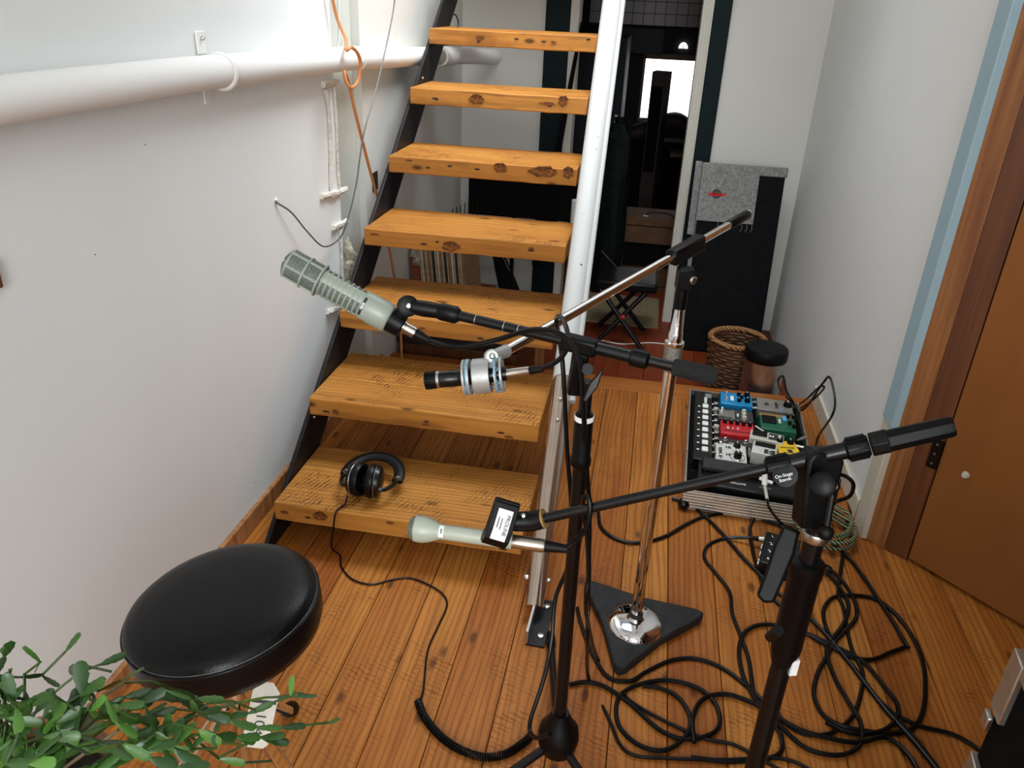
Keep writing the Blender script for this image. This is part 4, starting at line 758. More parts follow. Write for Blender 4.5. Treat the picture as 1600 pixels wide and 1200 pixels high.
t, T = pedal('effects_pedal', 'grey metal effects pedal with one large black knob', 0.535, 2.820, 0.130, 0.098, 0.045, 'pedal_grey')
knob(t, T, 0.048, 0.005, 0.045, 0.017, 0.016); ptext(t, T, 'OC', -0.03, 0.0, 0.0455, 0.022, 'ink', 1.57); ptext(t, T, 'octave', 0.006, 0, 0.0455, 0.016, 'ink', 1.57); MB().sphere(T @ V((0.024, -0.034, 0.046)), 0.004, 8).build('led', 'led_blue', t)
t, T = pedal('effects_pedal', 'dark multi knob pedal with a silver star plate', 0.385, 2.690, 0.128, 0.088, 0.045, 'pedal_dark')
st_ = [((0.042 if k % 2 == 0 else 0.022) * math.cos(k * math.pi / 4 + 0.78), (0.042 if k % 2 == 0 else 0.022) * math.sin(k * math.pi / 4 + 0.78)) for k in range(8)]
MB().prism(st_, 0.045, 0.047, T @ Matrix.Translation((-0.036, 0, 0))).build('star_plate', 'steel', t); fsw(t, T, -0.05, 0.025, 0.046)
for y_ in (-0.026, 0.0, 0.026): knob(t, T, 0.030, y_, 0.045, 0.0095, 0.012, 'pedal_cream')
panel(t, T, -0.012, -0.034, -0.004, 0.034, 0.045, 'steel'); ptext(t, T, 'ECHO', 0.008, 0, 0.0456, 0.011, 'white_ink', 1.57)
t, T = pedal('effects_pedal', 'red five knob effects pedal reading 6 1 7', 0.388, 2.580, 0.118, 0.098, 0.048, 'pedal_red')
for k in range(5): knob(t, T, -0.044 + 0.022 * k, 0.030, 0.048, 0.0075)
ptext(t, T, '6 1 7', -0.016, -0.006, 0.0487, 0.022)
panel(t, T, -0.05, -0.03, 0.05, -0.024, 0.048, 'ink', 'print_line')
t, T = pedal('effects_pedal', 'flat black pedal with two foot switches below the red one', 0.380, 2.500, 0.116, 0.045, 0.034, 'pedal_dark')
fsw(t, T, -0.035, 0.003, 0.034); fsw(t, T, 0.035, 0.003, 0.034); ptext(t, T, 'DISTORTION', 0, -0.015, 0.0345, 0.008)
t, T = pedal('effects_pedal', 'green effects pedal with black tread pad and gold strip', 0.535, 2.675, 0.125, 0.125, 0.046, 'pedal_green')
panel(t, T, -0.062, 0.038, 0.062, 0.062, 0.046, 'pedal_gold'); MB().box((-0.055, -0.018, 0.046), (-0.004, 0.036, 0.052), T).build('foot_pad', 'black_rubber', t, bevel=0.002); MB().box((0.02, 0.018, 0.046), (0.034, 0.05, 0.05), T).build('switch_cap', 'led_blue', t)
for x_, y_ in ((0.04, 0.046), (0.058, 0.046), (0.042, -0.005), (0.055, -0.028)): knob(t, T, x_, y_, 0.046, 0.007, 0.015)
ptext(t, T, 'DL-4', 0.008, 0.01, 0.0467, 0.014, 'white_ink', 1.57)
t, T = pedal('effects_pedal', 'cream compact pedal with hinged black top pad, rear of the white pair', 0.487, 2.535, 0.115, 0.066, 0.056, 'pedal_cream', -0.12)
MB().box((-0.050, -0.012, 0.056), (0.0, 0.028, 0.060), T).build('foot_pad', 'black_rubber', t, bevel=0.002); panel(t, T, 0.006, -0.02, 0.055, 0.026, 0.056, 'ink'); ptext(t, T, 'DD', 0.018, 0.004, 0.057, 0.018); knob(t, T, 0.042, 0.004, 0.056, 0.006, 0.008, 'white_plastic')
t, T = pedal('effects_pedal', 'white compact pedal with hinged black top pad, nearest of the white pair', 0.474, 2.445, 0.082, 0.082, 0.056, 'pedal_white', -0.15)
MB().box((-0.034, 0.006, 0.056), (0.034, 0.034, 0.060), T).build('foot_pad', 'black_rubber', t, bevel=0.002); panel(t, T, 0.0, -0.036, 0.036, -0.006, 0.056, 'ink'); fsw(t, T, 0.018, -0.026, 0.056)
t, T = pedal('effects_pedal', 'yellow distortion pedal with two black knobs', 0.555, 2.478, 0.072, 0.105, 0.05, 'pedal_yellow', 0.18)
for x_ in (-0.020, 0.018): knob(t, T, x_, 0.038, 0.05, 0.012, 0.014)
ptext(t, T, 'overdrive', 0, 0.004, 0.0506, 0.010, 'ink'); panel(t, T, -0.006, -0.03, 0.010, -0.008, 0.05, 'ink')
t, T = pedal('effects_pedal', 'white printed effects pedal with large chrome ringed knobs', 0.362, 2.400, 0.102, 0.115, 0.047, 'pedal_white')
knob(t, T, 0.020, 0.040, 0.047, 0.013, 0.018, 'black_metal'); knob(t, T, 0.020, -0.030, 0.047, 0.014, 0.02, 'black_metal')
for x_, y_ in ((0.008, 0.014), (0.032, 0.014), (0.008, 0.0), (0.032, 0.0), (0.020, 0.007)): knob(t, T, x_, y_, 0.047, 0.006, 0.01, 'white_plastic')
MB().torus(0.024, 0.002, T @ Matrix.Translation((0.020, -0.030, 0.048)), 28, 6).build('chrome_ring', 'chrome', t); fsw(t, T, -0.036, 0.045, 0.047); fsw(t, T, -0.036, -0.045, 0.047); ptext(t, T, 'FREEZE', -0.036, 0, 0.0476, 0.016, 'ink', 1.57)
ptext(t, T, '*', -0.012, 0.03, 0.0476, 0.02, 'ink'); ptext(t, T, '*', -0.012, -0.02, 0.0476, 0.02, 'ink')
t, T = pedal('volume_pedal', 'wide black volume pedal with diamond tread plate', 0.425, 2.255, 0.345, 0.150, 0.042, 'black_metal', -0.02)
MB().box((-0.16, 0.0, 0.043), (0.10, 0.066, 0.058), T).build('tread_plate', 'tread_plate', t, bevel=0.004); ptext(t, T, 'VOLUME', -0.045, -0.045, 0.0425, 0.013); ptext(t, T, 'series', 0.04, -0.045, 0.0425, 0.011, 'felt_grey')
b = MB(); b.box((-0.172, -0.077, 0.002), (0.172, -0.074, 0.006), T); b.box((0.170, -0.077, 0.002), (0.174, -0.06, 0.036), T); b.build('edge_trim', 'steel', t)
t, T = pedal('loop_switcher', 'long black loop switcher with a row of white buttons', 0.266, 2.575, 0.066, 0.52, 0.052, 'black_metal')
for k in range(8):
    y_ = -0.195 + k * 0.047; MB().box((-0.004, y_ - 0.013, 0.052), (0.018, y_ + 0.013, 0.060), T).build('button', 'white_plastic', t, bevel=0.003); panel(t, T, 0.022, y_ - 0.018, 0.031, y_ + 0.018, 0.052, 'pedal_dark', 'jack_strip'); ptext(t, T, str(8 - k), -0.016, y_, 0.0525, 0.016, 'white_ink', 1.57)
ptext(t, T, 'LOOPER', 0.008, 0.192, 0.0525, 0.016, 'white_ink', 1.57); MB().box((0.006, 0.215, 0.052), (0.030, 0.25, 0.053), T).build('label_plate', 'felt_grey', t)
# patch plugs between switcher and pedals
for k in range(11):
    y_ = 2.33 + k * 0.047; o = TP @ V((0.317 - 0.425, y_ - 2.535, 0.062)); b = MB(); b.box((-0.009, -0.009, 0), (0.009, 0.009, 0.02), rotz(o, PBR)); b.cyl(o + V((0.0, 0, 0.01)), o + V((-0.018, 0.001, 0.01)), 0.004, seg=8)
    tag(b.build('patch_plug', 'steel' if k % 3 else 'pedal_cream', bevel=0.002), 'small angled patch plug beside the loop switcher, %s of the row' % ('nearest' if k == 0 else 'farthest' if k == 10 else ['', 'second', 'third', 'fourth', 'fifth', 'sixth', 'seventh', 'eighth', 'ninth', 'tenth'][k] + ' nearest'), 'plug', 'patch plugs beside the switcher')
for i, (x_, y_, a) in enumerate(((0.463, 2.84, 0.3), (0.463, 2.79, 0.1), (0.62, 2.60, 0.7), (0.60, 2.53, -0.3), (0.47, 2.62, 2.3), (0.425, 2.44, 1.5))):
    o = TP @ V((x_ - 0.425, y_ - 2.535, 0.085)); dv = V((math.cos(a), math.sin(a), 0.05)); b = MB(); b.cyl(o - dv * 0.02, o + dv * 0.02, 0.006, seg=10); b.cyl(o - dv * 0.034, o - dv * 0.02, 0.003, seg=8)
    tag(b.build('jack_plug', 'steel'), ['silver jack plug beside the blue pedal at the back', 'silver jack plug between the blue and grey pedals', 'silver jack plug sticking out right of the green pedal', 'silver jack plug behind the yellow pedal', 'silver jack plug lying above the cream pedal', 'silver jack plug left of the nearest white pedal'][i], 'plug', 'jack plugs on the pedalboard')
# white angled plug and lead on the volume pedal
wp = thing('plug_lead', 'white angled jack plug with black lead on the volume pedal', 'cable', dp(1195, 755, 2.38)); o = dp(1194, 748, 2.42)
b = MB(); b.cyl(o + V((0, 0.01, 0.02)), o + V((0.003, -0.012, -0.015)), 0.009, seg=12); b.cyl(o + V((-0.014, 0, 0)), o + V((0.026, -0.006, -0.008)), 0.0055, seg=10); b.build('plug', 'white_plastic', wp)
MB().tube(spline([o + V((0.003, -0.012, -0.015)), dp(1197, 770, 2.36), dp(1199, 780, 2.34)], 5), [0.005] * 11, 10).build('sleeve', 'pedal_cream', wp)
MB().tube(spline([dp(1199, 780, 2.34), dp(1203, 795, 2.31), fl(1222, 818, 0.006), fl(1245, 830, 0.006), fl(1262, 838, 0.006)], 6), 0.004, 8).build('cord', 'cable_black', wp)
# wall-side cables above the board
cable('patch_cable', [fl(1222, 635, 0.09), fl(1255, 640, 0.06), dp(1285, 600, 2.72), dp(1297, 590, 2.68), dp(1305, 625, 2.62), dp(1300, 650, 2.58), fl(1280, 680, 0.03), fl(1272, 700, 0.01), fl(1255, 692, 0.01), fl(1240, 680, 0.04)], 0.004, 'cable_black', 'black cable arching tall against the right wall beside the board')
cable('patch_cable', [fl(1220, 612, 0.05), dp(1216, 595, 2.95), dp(1224, 588, 2.92), dp(1229, 610, 2.86), dp(1240, 630, 2.8), fl(1250, 650, 0.04), fl(1246, 670, 0.02), fl(1238, 690, 0.02)], 0.004, 'cable_black', 'black cable looping up behind the grey pedal')
cable('patch_cable', [fl(1228, 620, 0.05), fl(1245, 632, 0.03), dp(1262, 622, 2.75), dp(1280, 605, 2.7), dp(1288, 606, 2.68), dp(1270, 625, 2.72), fl(1245, 640, 0.03), fl(1225, 636, 0.08)], 0.0035, 'cable_black', 'thin black cable looped between the grey pedal and the wall')

# ================================================================== STAGE BOX AND FLOOR CABLES
sbp = fl(1203, 874, 0.0); TSB = rotz(sbp, -0.22)
sb = thing('stage_box', 'small black stage box with jacks numbered one to four on the floor', 'stage box', sbp)
MB().box((-0.028, -0.085, 0.0), (0.075, 0.075, 0.045), TSB).build('box', 'black_metal', sb, bevel=0.004)
for k in range(4):
    y_ = 0.052 - k * 0.038; text('jack_number', str(k + 1), 0.017, TSB @ Matrix.Translation((-0.006, y_, 0.0456)) @ Matrix.Rotation(0.5, 4, 'Z'), 'white_ink', sb); MB().lathe([(0.0135, 0), (0.0135, 0.003), (0.010, 0.003), (0.010, 0.0005), (0, 0.0005)], frame(TSB @ V((-0.0282, y_, 0.024)), TSB.to_3x3() @ V((-1, 0, 0))), 16).build('jack', 'steel', sb)
def plugcable(name, pts, r, label, ends=(0,), mat='cable_black'):
    t = thing(name, label, 'cable', pts[0], 'cables tangled on the floor'); sp = spline(pts, 9); MB().tube(sp, r, 8).build('cord', mat, t)
    for e in ends:
        a, b_ = (sp[0], sp[4]) if e == 0 else (sp[-1], sp[-5]); d_ = (a - b_).normalized()
        MB().cyl(a - d_ * 0.012, a + d_ * 0.022, 0.0085, seg=12).build('connector', 'nickel', t); MB().lathe([(0.008, 0), (0.0045, 0.04)], frame(a - d_ * 0.010, -d_), 12).build('boot', 'black_rubber', t)
def FP(lst, z=0.005): return [fl(q[0], q[1], q[2] if len(q) > 2 else z) for q in lst]
plugcable('floor_cable', FP([(1193, 843, 0.03), (1165, 840, 0.02), (1130, 842), (1106, 853), (1101, 872), (1118, 895), (1140, 925), (1145, 960), (1160, 1000), (1170, 1030), (1175, 1062), (1180, 1090), (1200, 1120), (1220, 1150), (1215, 1180), (1150, 1190), (1080, 1184)]), 0.0053, 'black cable curving left from the stage box jack one', (0,))
plugcable('floor_cable', FP([(1276, 878, 0.03), (1295, 888, 0.015), (1318, 910), (1336, 940), (1338, 965), (1322, 985), (1305, 1003), (1290, 1030), (1278, 1052), (1272, 1085), (1285, 1115), (1310, 1132), (1340, 1140), (1390, 1146), (1425, 1138), (1443, 1110), (1446, 1060), (1438, 1020), (1420, 985), (1395, 955), (1365, 935), (1325, 930), (1300, 935), (1287, 955), (1293, 985), (1310, 1015), (1340, 1050), (1370, 1090), (1400, 1120), (1450, 1180), (1480, 1220)], 0.006), 0.0055, 'black cable making the large loop right of the front stand', (0,))
plugcable('floor_cable', FP([(1274, 885, 0.025), (1292, 895, 0.012), (1310, 915), (1326, 945), (1318, 975), (1300, 1000), (1292, 1020), (1305, 1060), (1325, 1095), (1345, 1130), (1343, 1165), (1310, 1180), (1262, 1170), (1225, 1140), (1195, 1110), (1165, 1065), (1155, 1020), (1163, 990), (1185, 977), (1220, 978), (1265, 992), (1310, 1012), (1350, 1035), (1380, 1070), (1402, 1100), (1400, 1125), (1375, 1143), (1330, 1145), (1290, 1128)], 0.008), 0.0055, 'black cable tangled beneath the large loop of cable', (0,))
plugcable('floor_cable', FP([(1318, 862, 0.01), (1313, 900), (1310, 930), (1318, 950), (1330, 1010), (1348, 1050), (1345, 1085), (1332, 1120), (1300, 1145), (1265, 1148), (1235, 1135), (1205, 1108), (1170, 1075), (1130, 1045), (1090, 1030), (1050, 1032), (1010, 1050), (985, 1064), (950, 1058), (925, 1020), (908, 975), (902, 950)]), 0.0053, 'black cable passing under the tip of the triangular base', ())
plugcable('floor_cable', FP([(890, 1070), (915, 1066), (945, 1073), (985, 1100), (1030, 1140), (1070, 1155), (1110, 1148), (1125, 1130), (1118, 1100), (1090, 1075), (1040, 1063), (990, 1073), (965, 1095), (968, 1135), (1000, 1165), (1040, 1172), (1072, 1150), (1078, 1120), (1060, 1090), (1030, 1075), (1005, 1072)], 0.007), 0.0053, 'black cable coiled in rings in front of the triangular base', ())
plugcable('floor_cable', FP([(1085, 1160), (1083, 1120), (1100, 1092), (1135, 1085), (1175, 1098), (1210, 1118), (1250, 1140), (1290, 1152), (1340, 1160), (1385, 1152), (1420, 1180), (1440, 1215)], 0.009), 0.0055, 'black cable running across behind the front stand foot', ())
plugcable('floor_cable', FP([(935, 800, 0.006), (940, 825), (965, 843), (1000, 848), (1040, 838), (1075, 818), (1105, 806), (1150, 802), (1200, 815), (1225, 825), (1240, 840)], 0.006), 0.0055, 'black cable sweeping left behind the chrome stand pole', ())
plugcable('floor_cable', FP([(1050, 778), (1075, 786), (1100, 805), (1130, 835), (1160, 870), (1185, 895), (1215, 925), (1250, 950), (1285, 985), (1315, 1020), (1350, 1065), (1385, 1110), (1430, 1160), (1470, 1210)], 0.008), 0.0055, 'thick black cable running diagonally across the floor to the right', ())
plugcable('floor_cable', FP([(1262, 785, 0.02), (1220, 795, 0.012), (1185, 805), (1172, 825), (1175, 855), (1183, 885), (1200, 925), (1235, 960), (1262, 990), (1300, 1012), (1335, 1028), (1365, 1030), (1390, 1020), (1418, 1010)], 0.007), 0.0053, 'black cable leaving the right front corner of the pedalboard', ())
plugcable('floor_cable', FP([(1250, 800), (1320, 865), (1345, 895), (1372, 935), (1395, 970), (1412, 1000), (1420, 1012)], 0.010), 0.0055, 'black cable running from the braided coil towards the door', ())
plugcable('floor_cable', FP([(1405, 1120), (1440, 1135), (1490, 1148), (1530, 1172), (1560, 1210)], 0.006), 0.005, 'black cable running out to the flight case', ())
b = MB(); rd = random.Random(4); cc = fl(1288, 835, 0); pts = []
for k in range(110):
    a = k * 0.25; r_ = 0.075 + 0.012 * math.sin(k * 0.37) + rd.uniform(-0.002, 0.002); pts.append(V((cc.x + r_ * 1.0 * math.cos(a), cc.y + r_ * 1.15 * math.sin(a), 0.007 + 0.0006 * k * 0.8 + 0.003 * math.sin(k * 0.7))))
tag(MB().tube(pts, 0.0055, 8).build('braided_cable', 'braid'), 'coil of green and black braided guitar cable by the wall', 'cable')
cable('wall_cable', [dp(1290, 748, 1.9), dp(1315, 742, 1.9), dp(1333, 755, 1.9), dp(1328, 775, 1.92), dp(1305, 785, 1.95), fl(1290, 800, 0.02)], 0.005, 'cable_black', 'short black cable looping out behind the front boom swivel')
cable('floor_slot_strip', [fl(1280, 640, 0.004), fl(1300, 700, 0.004), fl(1320, 760, 0.004), fl(1331, 803, 0.004)], 0.005, 'cable_black', 'straight black strip standing in for the dark slit at the foot of the right wall')  # black strip put in as the dark gap between floor and wall, no cable

# ================================================================== BACK CORNER: PANEL, BASKET, BIN
pbl = fl(1072, 548, ZL); pbr = fl(1192, 560, ZL); TPn = None
ax1 = (pbr - pbl); ax1.z = 0; Wp = 0.40; ax1.normalize()
lean = (V((0, 0.22, 1.0))).normalized()
Tpn = frame(V((0.268, 4.0, ZL)), ax1.cross(lean), ax1)      # x along width, y up along lean (z x x), z normal
yv = Tpn.to_3x3() @ V((0, 1, 0)); sgy = 1 if yv.z > 0 else -1
HP = 0.965
pn = thing('acoustic_panel', 'tall black fabric panel with a grey felt flap leaning in the corner', 'acoustic panel', (0.5, 4.05, ZL))
zsg = 1 if (Tpn.to_3x3() @ V((0, 0, 1))).y < 0 else -1      # side that faces the viewer
def pbox(x0, x1, y0, y1, z0, z1, nm, mat, bev=0.004):
    ys = sorted((sgy * y0, sgy * y1)); zs = sorted((zsg * z0, zsg * z1)); return MB().box((x0, ys[0], zs[0]), (x1, ys[1], zs[1]), Tpn).build(nm, mat, pn, bevel=bev)
pbox(0.0, Wp, 0.0, HP - 0.04, -0.03, 0.03, 'black_board', 'felt_black'); pbox(-0.02, Wp + 0.012, 0.01, HP, -0.065, -0.032, 'felt_backing', 'felt_grey')
fp = pbox(-0.012, 0.275, HP - 0.285, HP - 0.006, 0.032, 0.038, 'felt_flap', 'felt_grey', 0.001); pbox(-0.012, Wp + 0.01, HP - 0.045, HP + 0.004, -0.04, 0.034, 'felt_fold', 'felt_grey', 0.006); pbox(-0.045, -0.012, HP - 0.36, HP + 0.01, 0.0, 0.004, 'felt_side', 'felt_grey', 0.001)
b = MB()
for (u0, v0, u1, v1) in ((0.03, 0.835, 0.07, 0.842), (0.04, 0.827, 0.11, 0.836), (0.065, 0.835, 0.125, 0.842)):
    ys = sorted((sgy * (v0 - 0.02), sgy * (v1 - 0.02))); zs = sorted((zsg * 0.038, zsg * 0.0392)); b.box((u0, ys[0], zs[0]), (u1, ys[1], zs[1]), Tpn)
b.build('red_paint_stroke', 'felt_red', fp)
MB().lathe([(0.024, 0), (0.024, 0.0006)], Tpn @ Matrix.Translation((0.075, sgy * 0.818, zsg * 0.0386)), 14).build('black_ink_spot', 'ink', fp)
for u in (0.1, 0.16, 0.22, 0.245, 0.27): MB().tube([Tpn @ V((u, sgy * (HP - 0.285), zsg * 0.035)), Tpn @ V((u + 0.004, sgy * (HP - 0.31), zsg * 0.038)), Tpn @ V((u - 0.004, sgy * (HP - 0.325), zsg * 0.036))], 0.0012, 4).build('frayed_thread', 'felt_grey', fp)
bkc = V((0.478, 3.46, ZL)); bk = thing('wicker_basket', 'round wicker basket with a thick woven rim in the corner', 'basket', bkc)
RB = 0.122; HB = 0.30
b = MB()
for k in range(18):
    z = 0.012 + k * (HB - 0.02) / 18; rr = RB * (0.86 + 0.14 * k / 18); pts = []
    for q in range(49):
        a = 2 * math.pi * q / 48; wv_ = 0.004 * math.cos(24 * a / 2 + math.pi * k); pts.append(bkc + V(((rr + wv_) * math.cos(a), (rr + wv_) * math.sin(a), z)))
    b.tube(pts, 0.0095, 6)
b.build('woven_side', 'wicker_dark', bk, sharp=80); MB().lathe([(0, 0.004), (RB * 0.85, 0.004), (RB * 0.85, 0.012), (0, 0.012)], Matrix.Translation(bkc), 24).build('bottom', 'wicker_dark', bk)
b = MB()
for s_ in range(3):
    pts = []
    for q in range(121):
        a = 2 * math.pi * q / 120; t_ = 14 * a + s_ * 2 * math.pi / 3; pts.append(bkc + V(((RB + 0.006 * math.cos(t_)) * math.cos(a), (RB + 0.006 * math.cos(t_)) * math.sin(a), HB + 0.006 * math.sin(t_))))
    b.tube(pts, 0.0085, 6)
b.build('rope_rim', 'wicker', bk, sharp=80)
tc = V((0.575, 3.235, ZL)); tb = thing('trash_bin', 'small steel pedal bin with a dark lid beside the basket', 'bin', tc); HBn = 0.365; rb_ = 0.088
MB().lathe([(rb_, 0.0), (rb_, 0.02), (rb_ * 0.97, 0.022), (rb_ * 0.97, HBn - 0.055), (rb_, HBn - 0.052)], Matrix.Translation(tc), 36).build('body', 'steel', tb); MB().lathe([(rb_, HBn - 0.055), (rb_ * 1.03, HBn - 0.05), (rb_ * 1.03, HBn - 0.015), (rb_ * 0.98, HBn - 0.004), (rb_ * 0.7, HBn), (0, HBn + 0.002)], Matrix.Translation(tc), 36).build('lid', 'black_rubber', tb)

# ================================================================== BEHIND THE STAIRS AND DOORWAY
shelf = thing('record_crate', 'low dark wooden crate behind the stairs holding records', 'crate', (-0.85, 3.55, 0.062))
CZ = 0.062
MB().box((-1.05, 3.36, CZ), (-0.70, 3.70, CZ + 0.02)).build('bottom', 'dark_jamb_wood', shelf); MB().box((-1.05, 3.36, CZ + 0.02), (-0.70, 3.372, CZ + 0.10)).build('front', 'dark_jamb_wood', shelf); MB().box((-1.05, 3.688, CZ + 0.02), (-0.70, 3.70, CZ + 0.10)).build('back', 'dark_jamb_wood', shelf)
for x_ in (-1.05, -0.712): MB().box((x_, 3.372, CZ + 0.02), (x_ + 0.012, 3.688, CZ + 0.10)).build('side', 'dark_jamb_wood', shelf)
ORD = ['leftmost', 'second', 'third', 'fourth', 'fifth', 'sixth', 'seventh', 'eighth', 'ninth', 'tenth', 'eleventh', 'twelfth', 'thirteenth', 'fourteenth', 'fifteenth', 'sixteenth', 'seventeenth', 'eighteenth', 'nineteenth', 'twentieth']
rd = random.Random(9); xs = -0.985; cols = ['paper_tan', 'paper_white', 'paper_brown', 'paper_tan', 'paper_brown', 'paper_tan', 'ink', 'paper_tan', 'paper_white', 'paper_brown', 'paper_tan', 'ink', 'paper_tan', 'paper_brown', 'paper_white', 'paper_tan', 'ink', 'paper_tan', 'paper_tan', 'paper_brown']
nmz = {'paper_tan': 'tan', 'paper_white': 'off white', 'paper_brown': 'brown', 'ink': 'black'}
for i, c_ in enumerate(cols):
    wd = rd.uniform(0.006, 0.0115); T = Matrix.Translation((xs, 3.38, CZ + 0.021)) @ Matrix.Rotation(math.radians(-5), 4, 'Y'); xs += wd + 0.0025
    b = MB(); b.box((0, 0, 0), (wd, 0.30, 0.34 + rd.uniform(-0.005, 0.008)), T); tag(b.build('record', c_), '%s sleeved record, %s in the row of records behind the stairs' % (nmz[c_], ORD[i] + (' from the left' if i else '')), 'record', 'records in the crate')
tag(MB().box((0, 0, 0), (0.038, 0.27, 0.29), Matrix.Translation((-1.029, 3.38, CZ + 0.021)) @ Matrix.Rotation(math.radians(-5), 4, 'Y')).build('box_file', 'paper_red', bevel=0.003), 'reddish box file at the left end of the records', 'file')
b = MB(); rd = random.Random(12); tpl = spline([V((-1.025, 3.36, 0.385)), V((-1.03, 3.40, 0.40)), V((-1.01, 3.43, 0.405)), V((-1.02, 3.36, 0.34))], 5); b.tube(tpl, 0.018, 9); b.v = [p + V([rd.uniform(-0.007, 0.007) for _ in range(3)]) for p in b.v]; tag(b.build('cloth_rag', 'old_rope', sharp=25), 'crumpled pale rag lying on top of the box file', 'rag')
wk = thing('wire_rack', 'small dark wire rack standing behind the records', 'rack', (-0.93, 4.05, ZL))
for k in range(7): MB().cyl((-1.02 + 0.022 * k, 4.05, ZL), (-1.02 + 0.022 * k, 4.05, 0.44 + 0.012 * k), 0.0028, seg=6).build('wire', 'black_metal', wk)
for zz in (0.1, 0.36): MB().cyl((-1.02, 4.053, zz), (-0.885, 4.053, zz), 0.003, seg=6).build('cross_wire', 'black_metal', wk)
tv = thing('monitor', 'large black flat monitor on a thin stand behind the stairs', 'monitor', (-0.68, 4.2, ZL)); a_ = aty(733, 272, 4.2); b_ = aty(905, 352, 4.2)
MB().box((a_.x, 4.19, 0.385), (b_.x, 4.23, 0.66)).build('screen', 'dull_black', tv, bevel=0.004); MB().cyl((-0.72, 4.235, ZL), (-0.72, 4.235, 0.5), 0.012, seg=10).build('stand_pole', 'black_metal', tv); MB().box((-0.86, 4.1, ZL), (-0.58, 4.32, ZL + 0.015)).build('stand_base', 'black_metal', tv)
gb = thing('gig_bag', 'black padded gig bag leaning beside the records', 'bag', (-0.62, 3.8, ZL)); b = MB(); b.tube(spline([V((-0.57, 3.80, ZL + 0.02)), V((-0.62, 3.81, 0.0)), V((-0.70, 3.82, 0.20)), V((-0.755, 3.825, 0.36))], 5), [0.075, 0.075, 0.072, 0.07, 0.068, 0.065, 0.06, 0.055, 0.048, 0.04, 0.035, 0.03, 0.026, 0.022, 0.018, 0.014], 12, sx=0.5, up=(1, 0, 0)); b.build('body', 'felt_black', gb)
MB().tube(spline([V((-0.50, 3.78, ZL + 0.05)), V((-0.56, 3.78, 0.02)), V((-0.65, 3.79, 0.22)), V((-0.74, 3.80, 0.37))], 5), 0.005, 6).build('piping', 'black_rubber', gb)
bx = thing('storage_chest', 'dark red brown wooden chest under the stairs', 'chest', (-0.75, 3.25, ZL)); MB().box((-1.05, 3.16, ZL), (-0.5, 3.72, 0.03)).build('body', 'dark_jamb_wood', bx, bevel=0.005); MB().box((-1.055, 3.155, 0.03), (-0.495, 3.725, 0.06)).build('lid', 'dark_brown', bx, bevel=0.004)
po = thing('wooden_post', 'short square wooden post standing under the stairs', 'post', (-0.40, 3.3, ZL)); MB().box((-0.425, 3.22, ZL), (-0.385, 3.26, 0.24)).build('shaft', 'base_wood', po, bevel=0.002); MB().box((-0.435, 3.21, 0.24), (-0.375, 3.27, 0.255)).build('cap', 'base_wood', po, bevel=0.002)
jr = V((-0.36, 4.0, ZL)); jl = thing('paper_roll', 'rolled white and blue paper tube standing behind the mast', 'paper roll', jr)
MB().lathe([(0.022, 0), (0.022, 0.75), (0.019, 0.752), (0.019, 0.70), (0, 0.70)], Matrix.Translation(jr), 18).build('roll', 'label_white', jl); MB().lathe([(0.0225, 0.32), (0.0225, 0.62)], Matrix.Translation(jr), 18).build('blue_print', 'pedal_grey', jl)
um = thing('umbrella', 'folded black umbrella leaning in the doorway behind the stairs', 'umbrella', (-0.50, 4.3, ZL)); a_ = aty(872, 236, 4.33); b_ = aty(903, 70, 4.36)
MB().cyl(a_ + (a_ - b_) * 1.2, a_, 0.03, 0.022, seg=12).build('canopy', 'dull_black', um); MB().cyl(a_, b_ + (b_ - a_) * 0.2, 0.018, 0.008, seg=10).build('shaft', 'dull_black', um)
# dim room through the doorway
ct_ = thing('tall_cabinet', 'tall dark navy cabinet in the room beyond the doorway', 'cabinet', (-0.55, 6.0, ZL)); a_ = aty(1002, 60, 5.9)
MB().box((-1.1, 5.9, ZL), (a_.x - 0.09, 6.5, 1.255)).build('body', 'navy', ct_, bevel=0.004)
MB().box((a_.x - 0.13, 5.895, 0.55), (a_.x - 0.11, 5.9, 0.75)).build('handle', 'steel', ct_)
wc = thing('wall_cupboard', 'dark wall cupboard above the window in the far room', 'cupboard', (0.05, 6.8, 1.11)); a_ = aty(1040, 40, 6.75); MB().box((-0.4, 6.7, 1.12), (a_.x, 6.95, 1.30)).build('body', 'dark_brown', wc, bevel=0.003); MB().box((a_.x - 0.17, 6.695, 1.13), (a_.x - 0.005, 6.70, 1.295)).build('door', 'navy', wc, bevel=0.002)
ps = thing('tall_speaker', 'tall narrow dark speaker in front of the bright far window', 'speaker', (0.0, 6.3, ZL)); a_ = aty(1026, 112, 6.3); b_ = aty(1050, 118, 6.3)
MB().prism([(a_.x - 0.03, 6.3), (a_.x + 0.075, 6.28), (b_.x, 6.42), (a_.x, 6.46)], ZL, a_.z).build('body', 'dark_brown', ps, smooth=False); MB().box((a_.x - 0.02, 6.275, 0.3), (a_.x + 0.06, 6.284, a_.z - 0.1)).build('grille', 'dull_black', ps)
cu = thing('draped_couch', 'dark draped couch below the far window', 'couch', (0.2, 6.5, ZL)); b = MB(); b.tube(spline([V((-0.2, 6.75, 0.50)), V((0.0, 6.75, 0.58)), V((0.14, 6.75, 0.63)), V((0.25, 6.75, 0.58)), V((0.42, 6.75, 0.52)), V((0.7, 6.75, 0.50))], 5), 0.07, 10); b.build('cushion', 'dark_brown', cu); MB().box((-0.2, 6.62, ZL), (0.8, 6.9, 0.48)).build('base', 'dull_black', cu, bevel=0.01); MB().box((0.13, 6.42, 0.40), (0.5, 6.62, 0.425)).build('ledge', 'door_beam', cu)
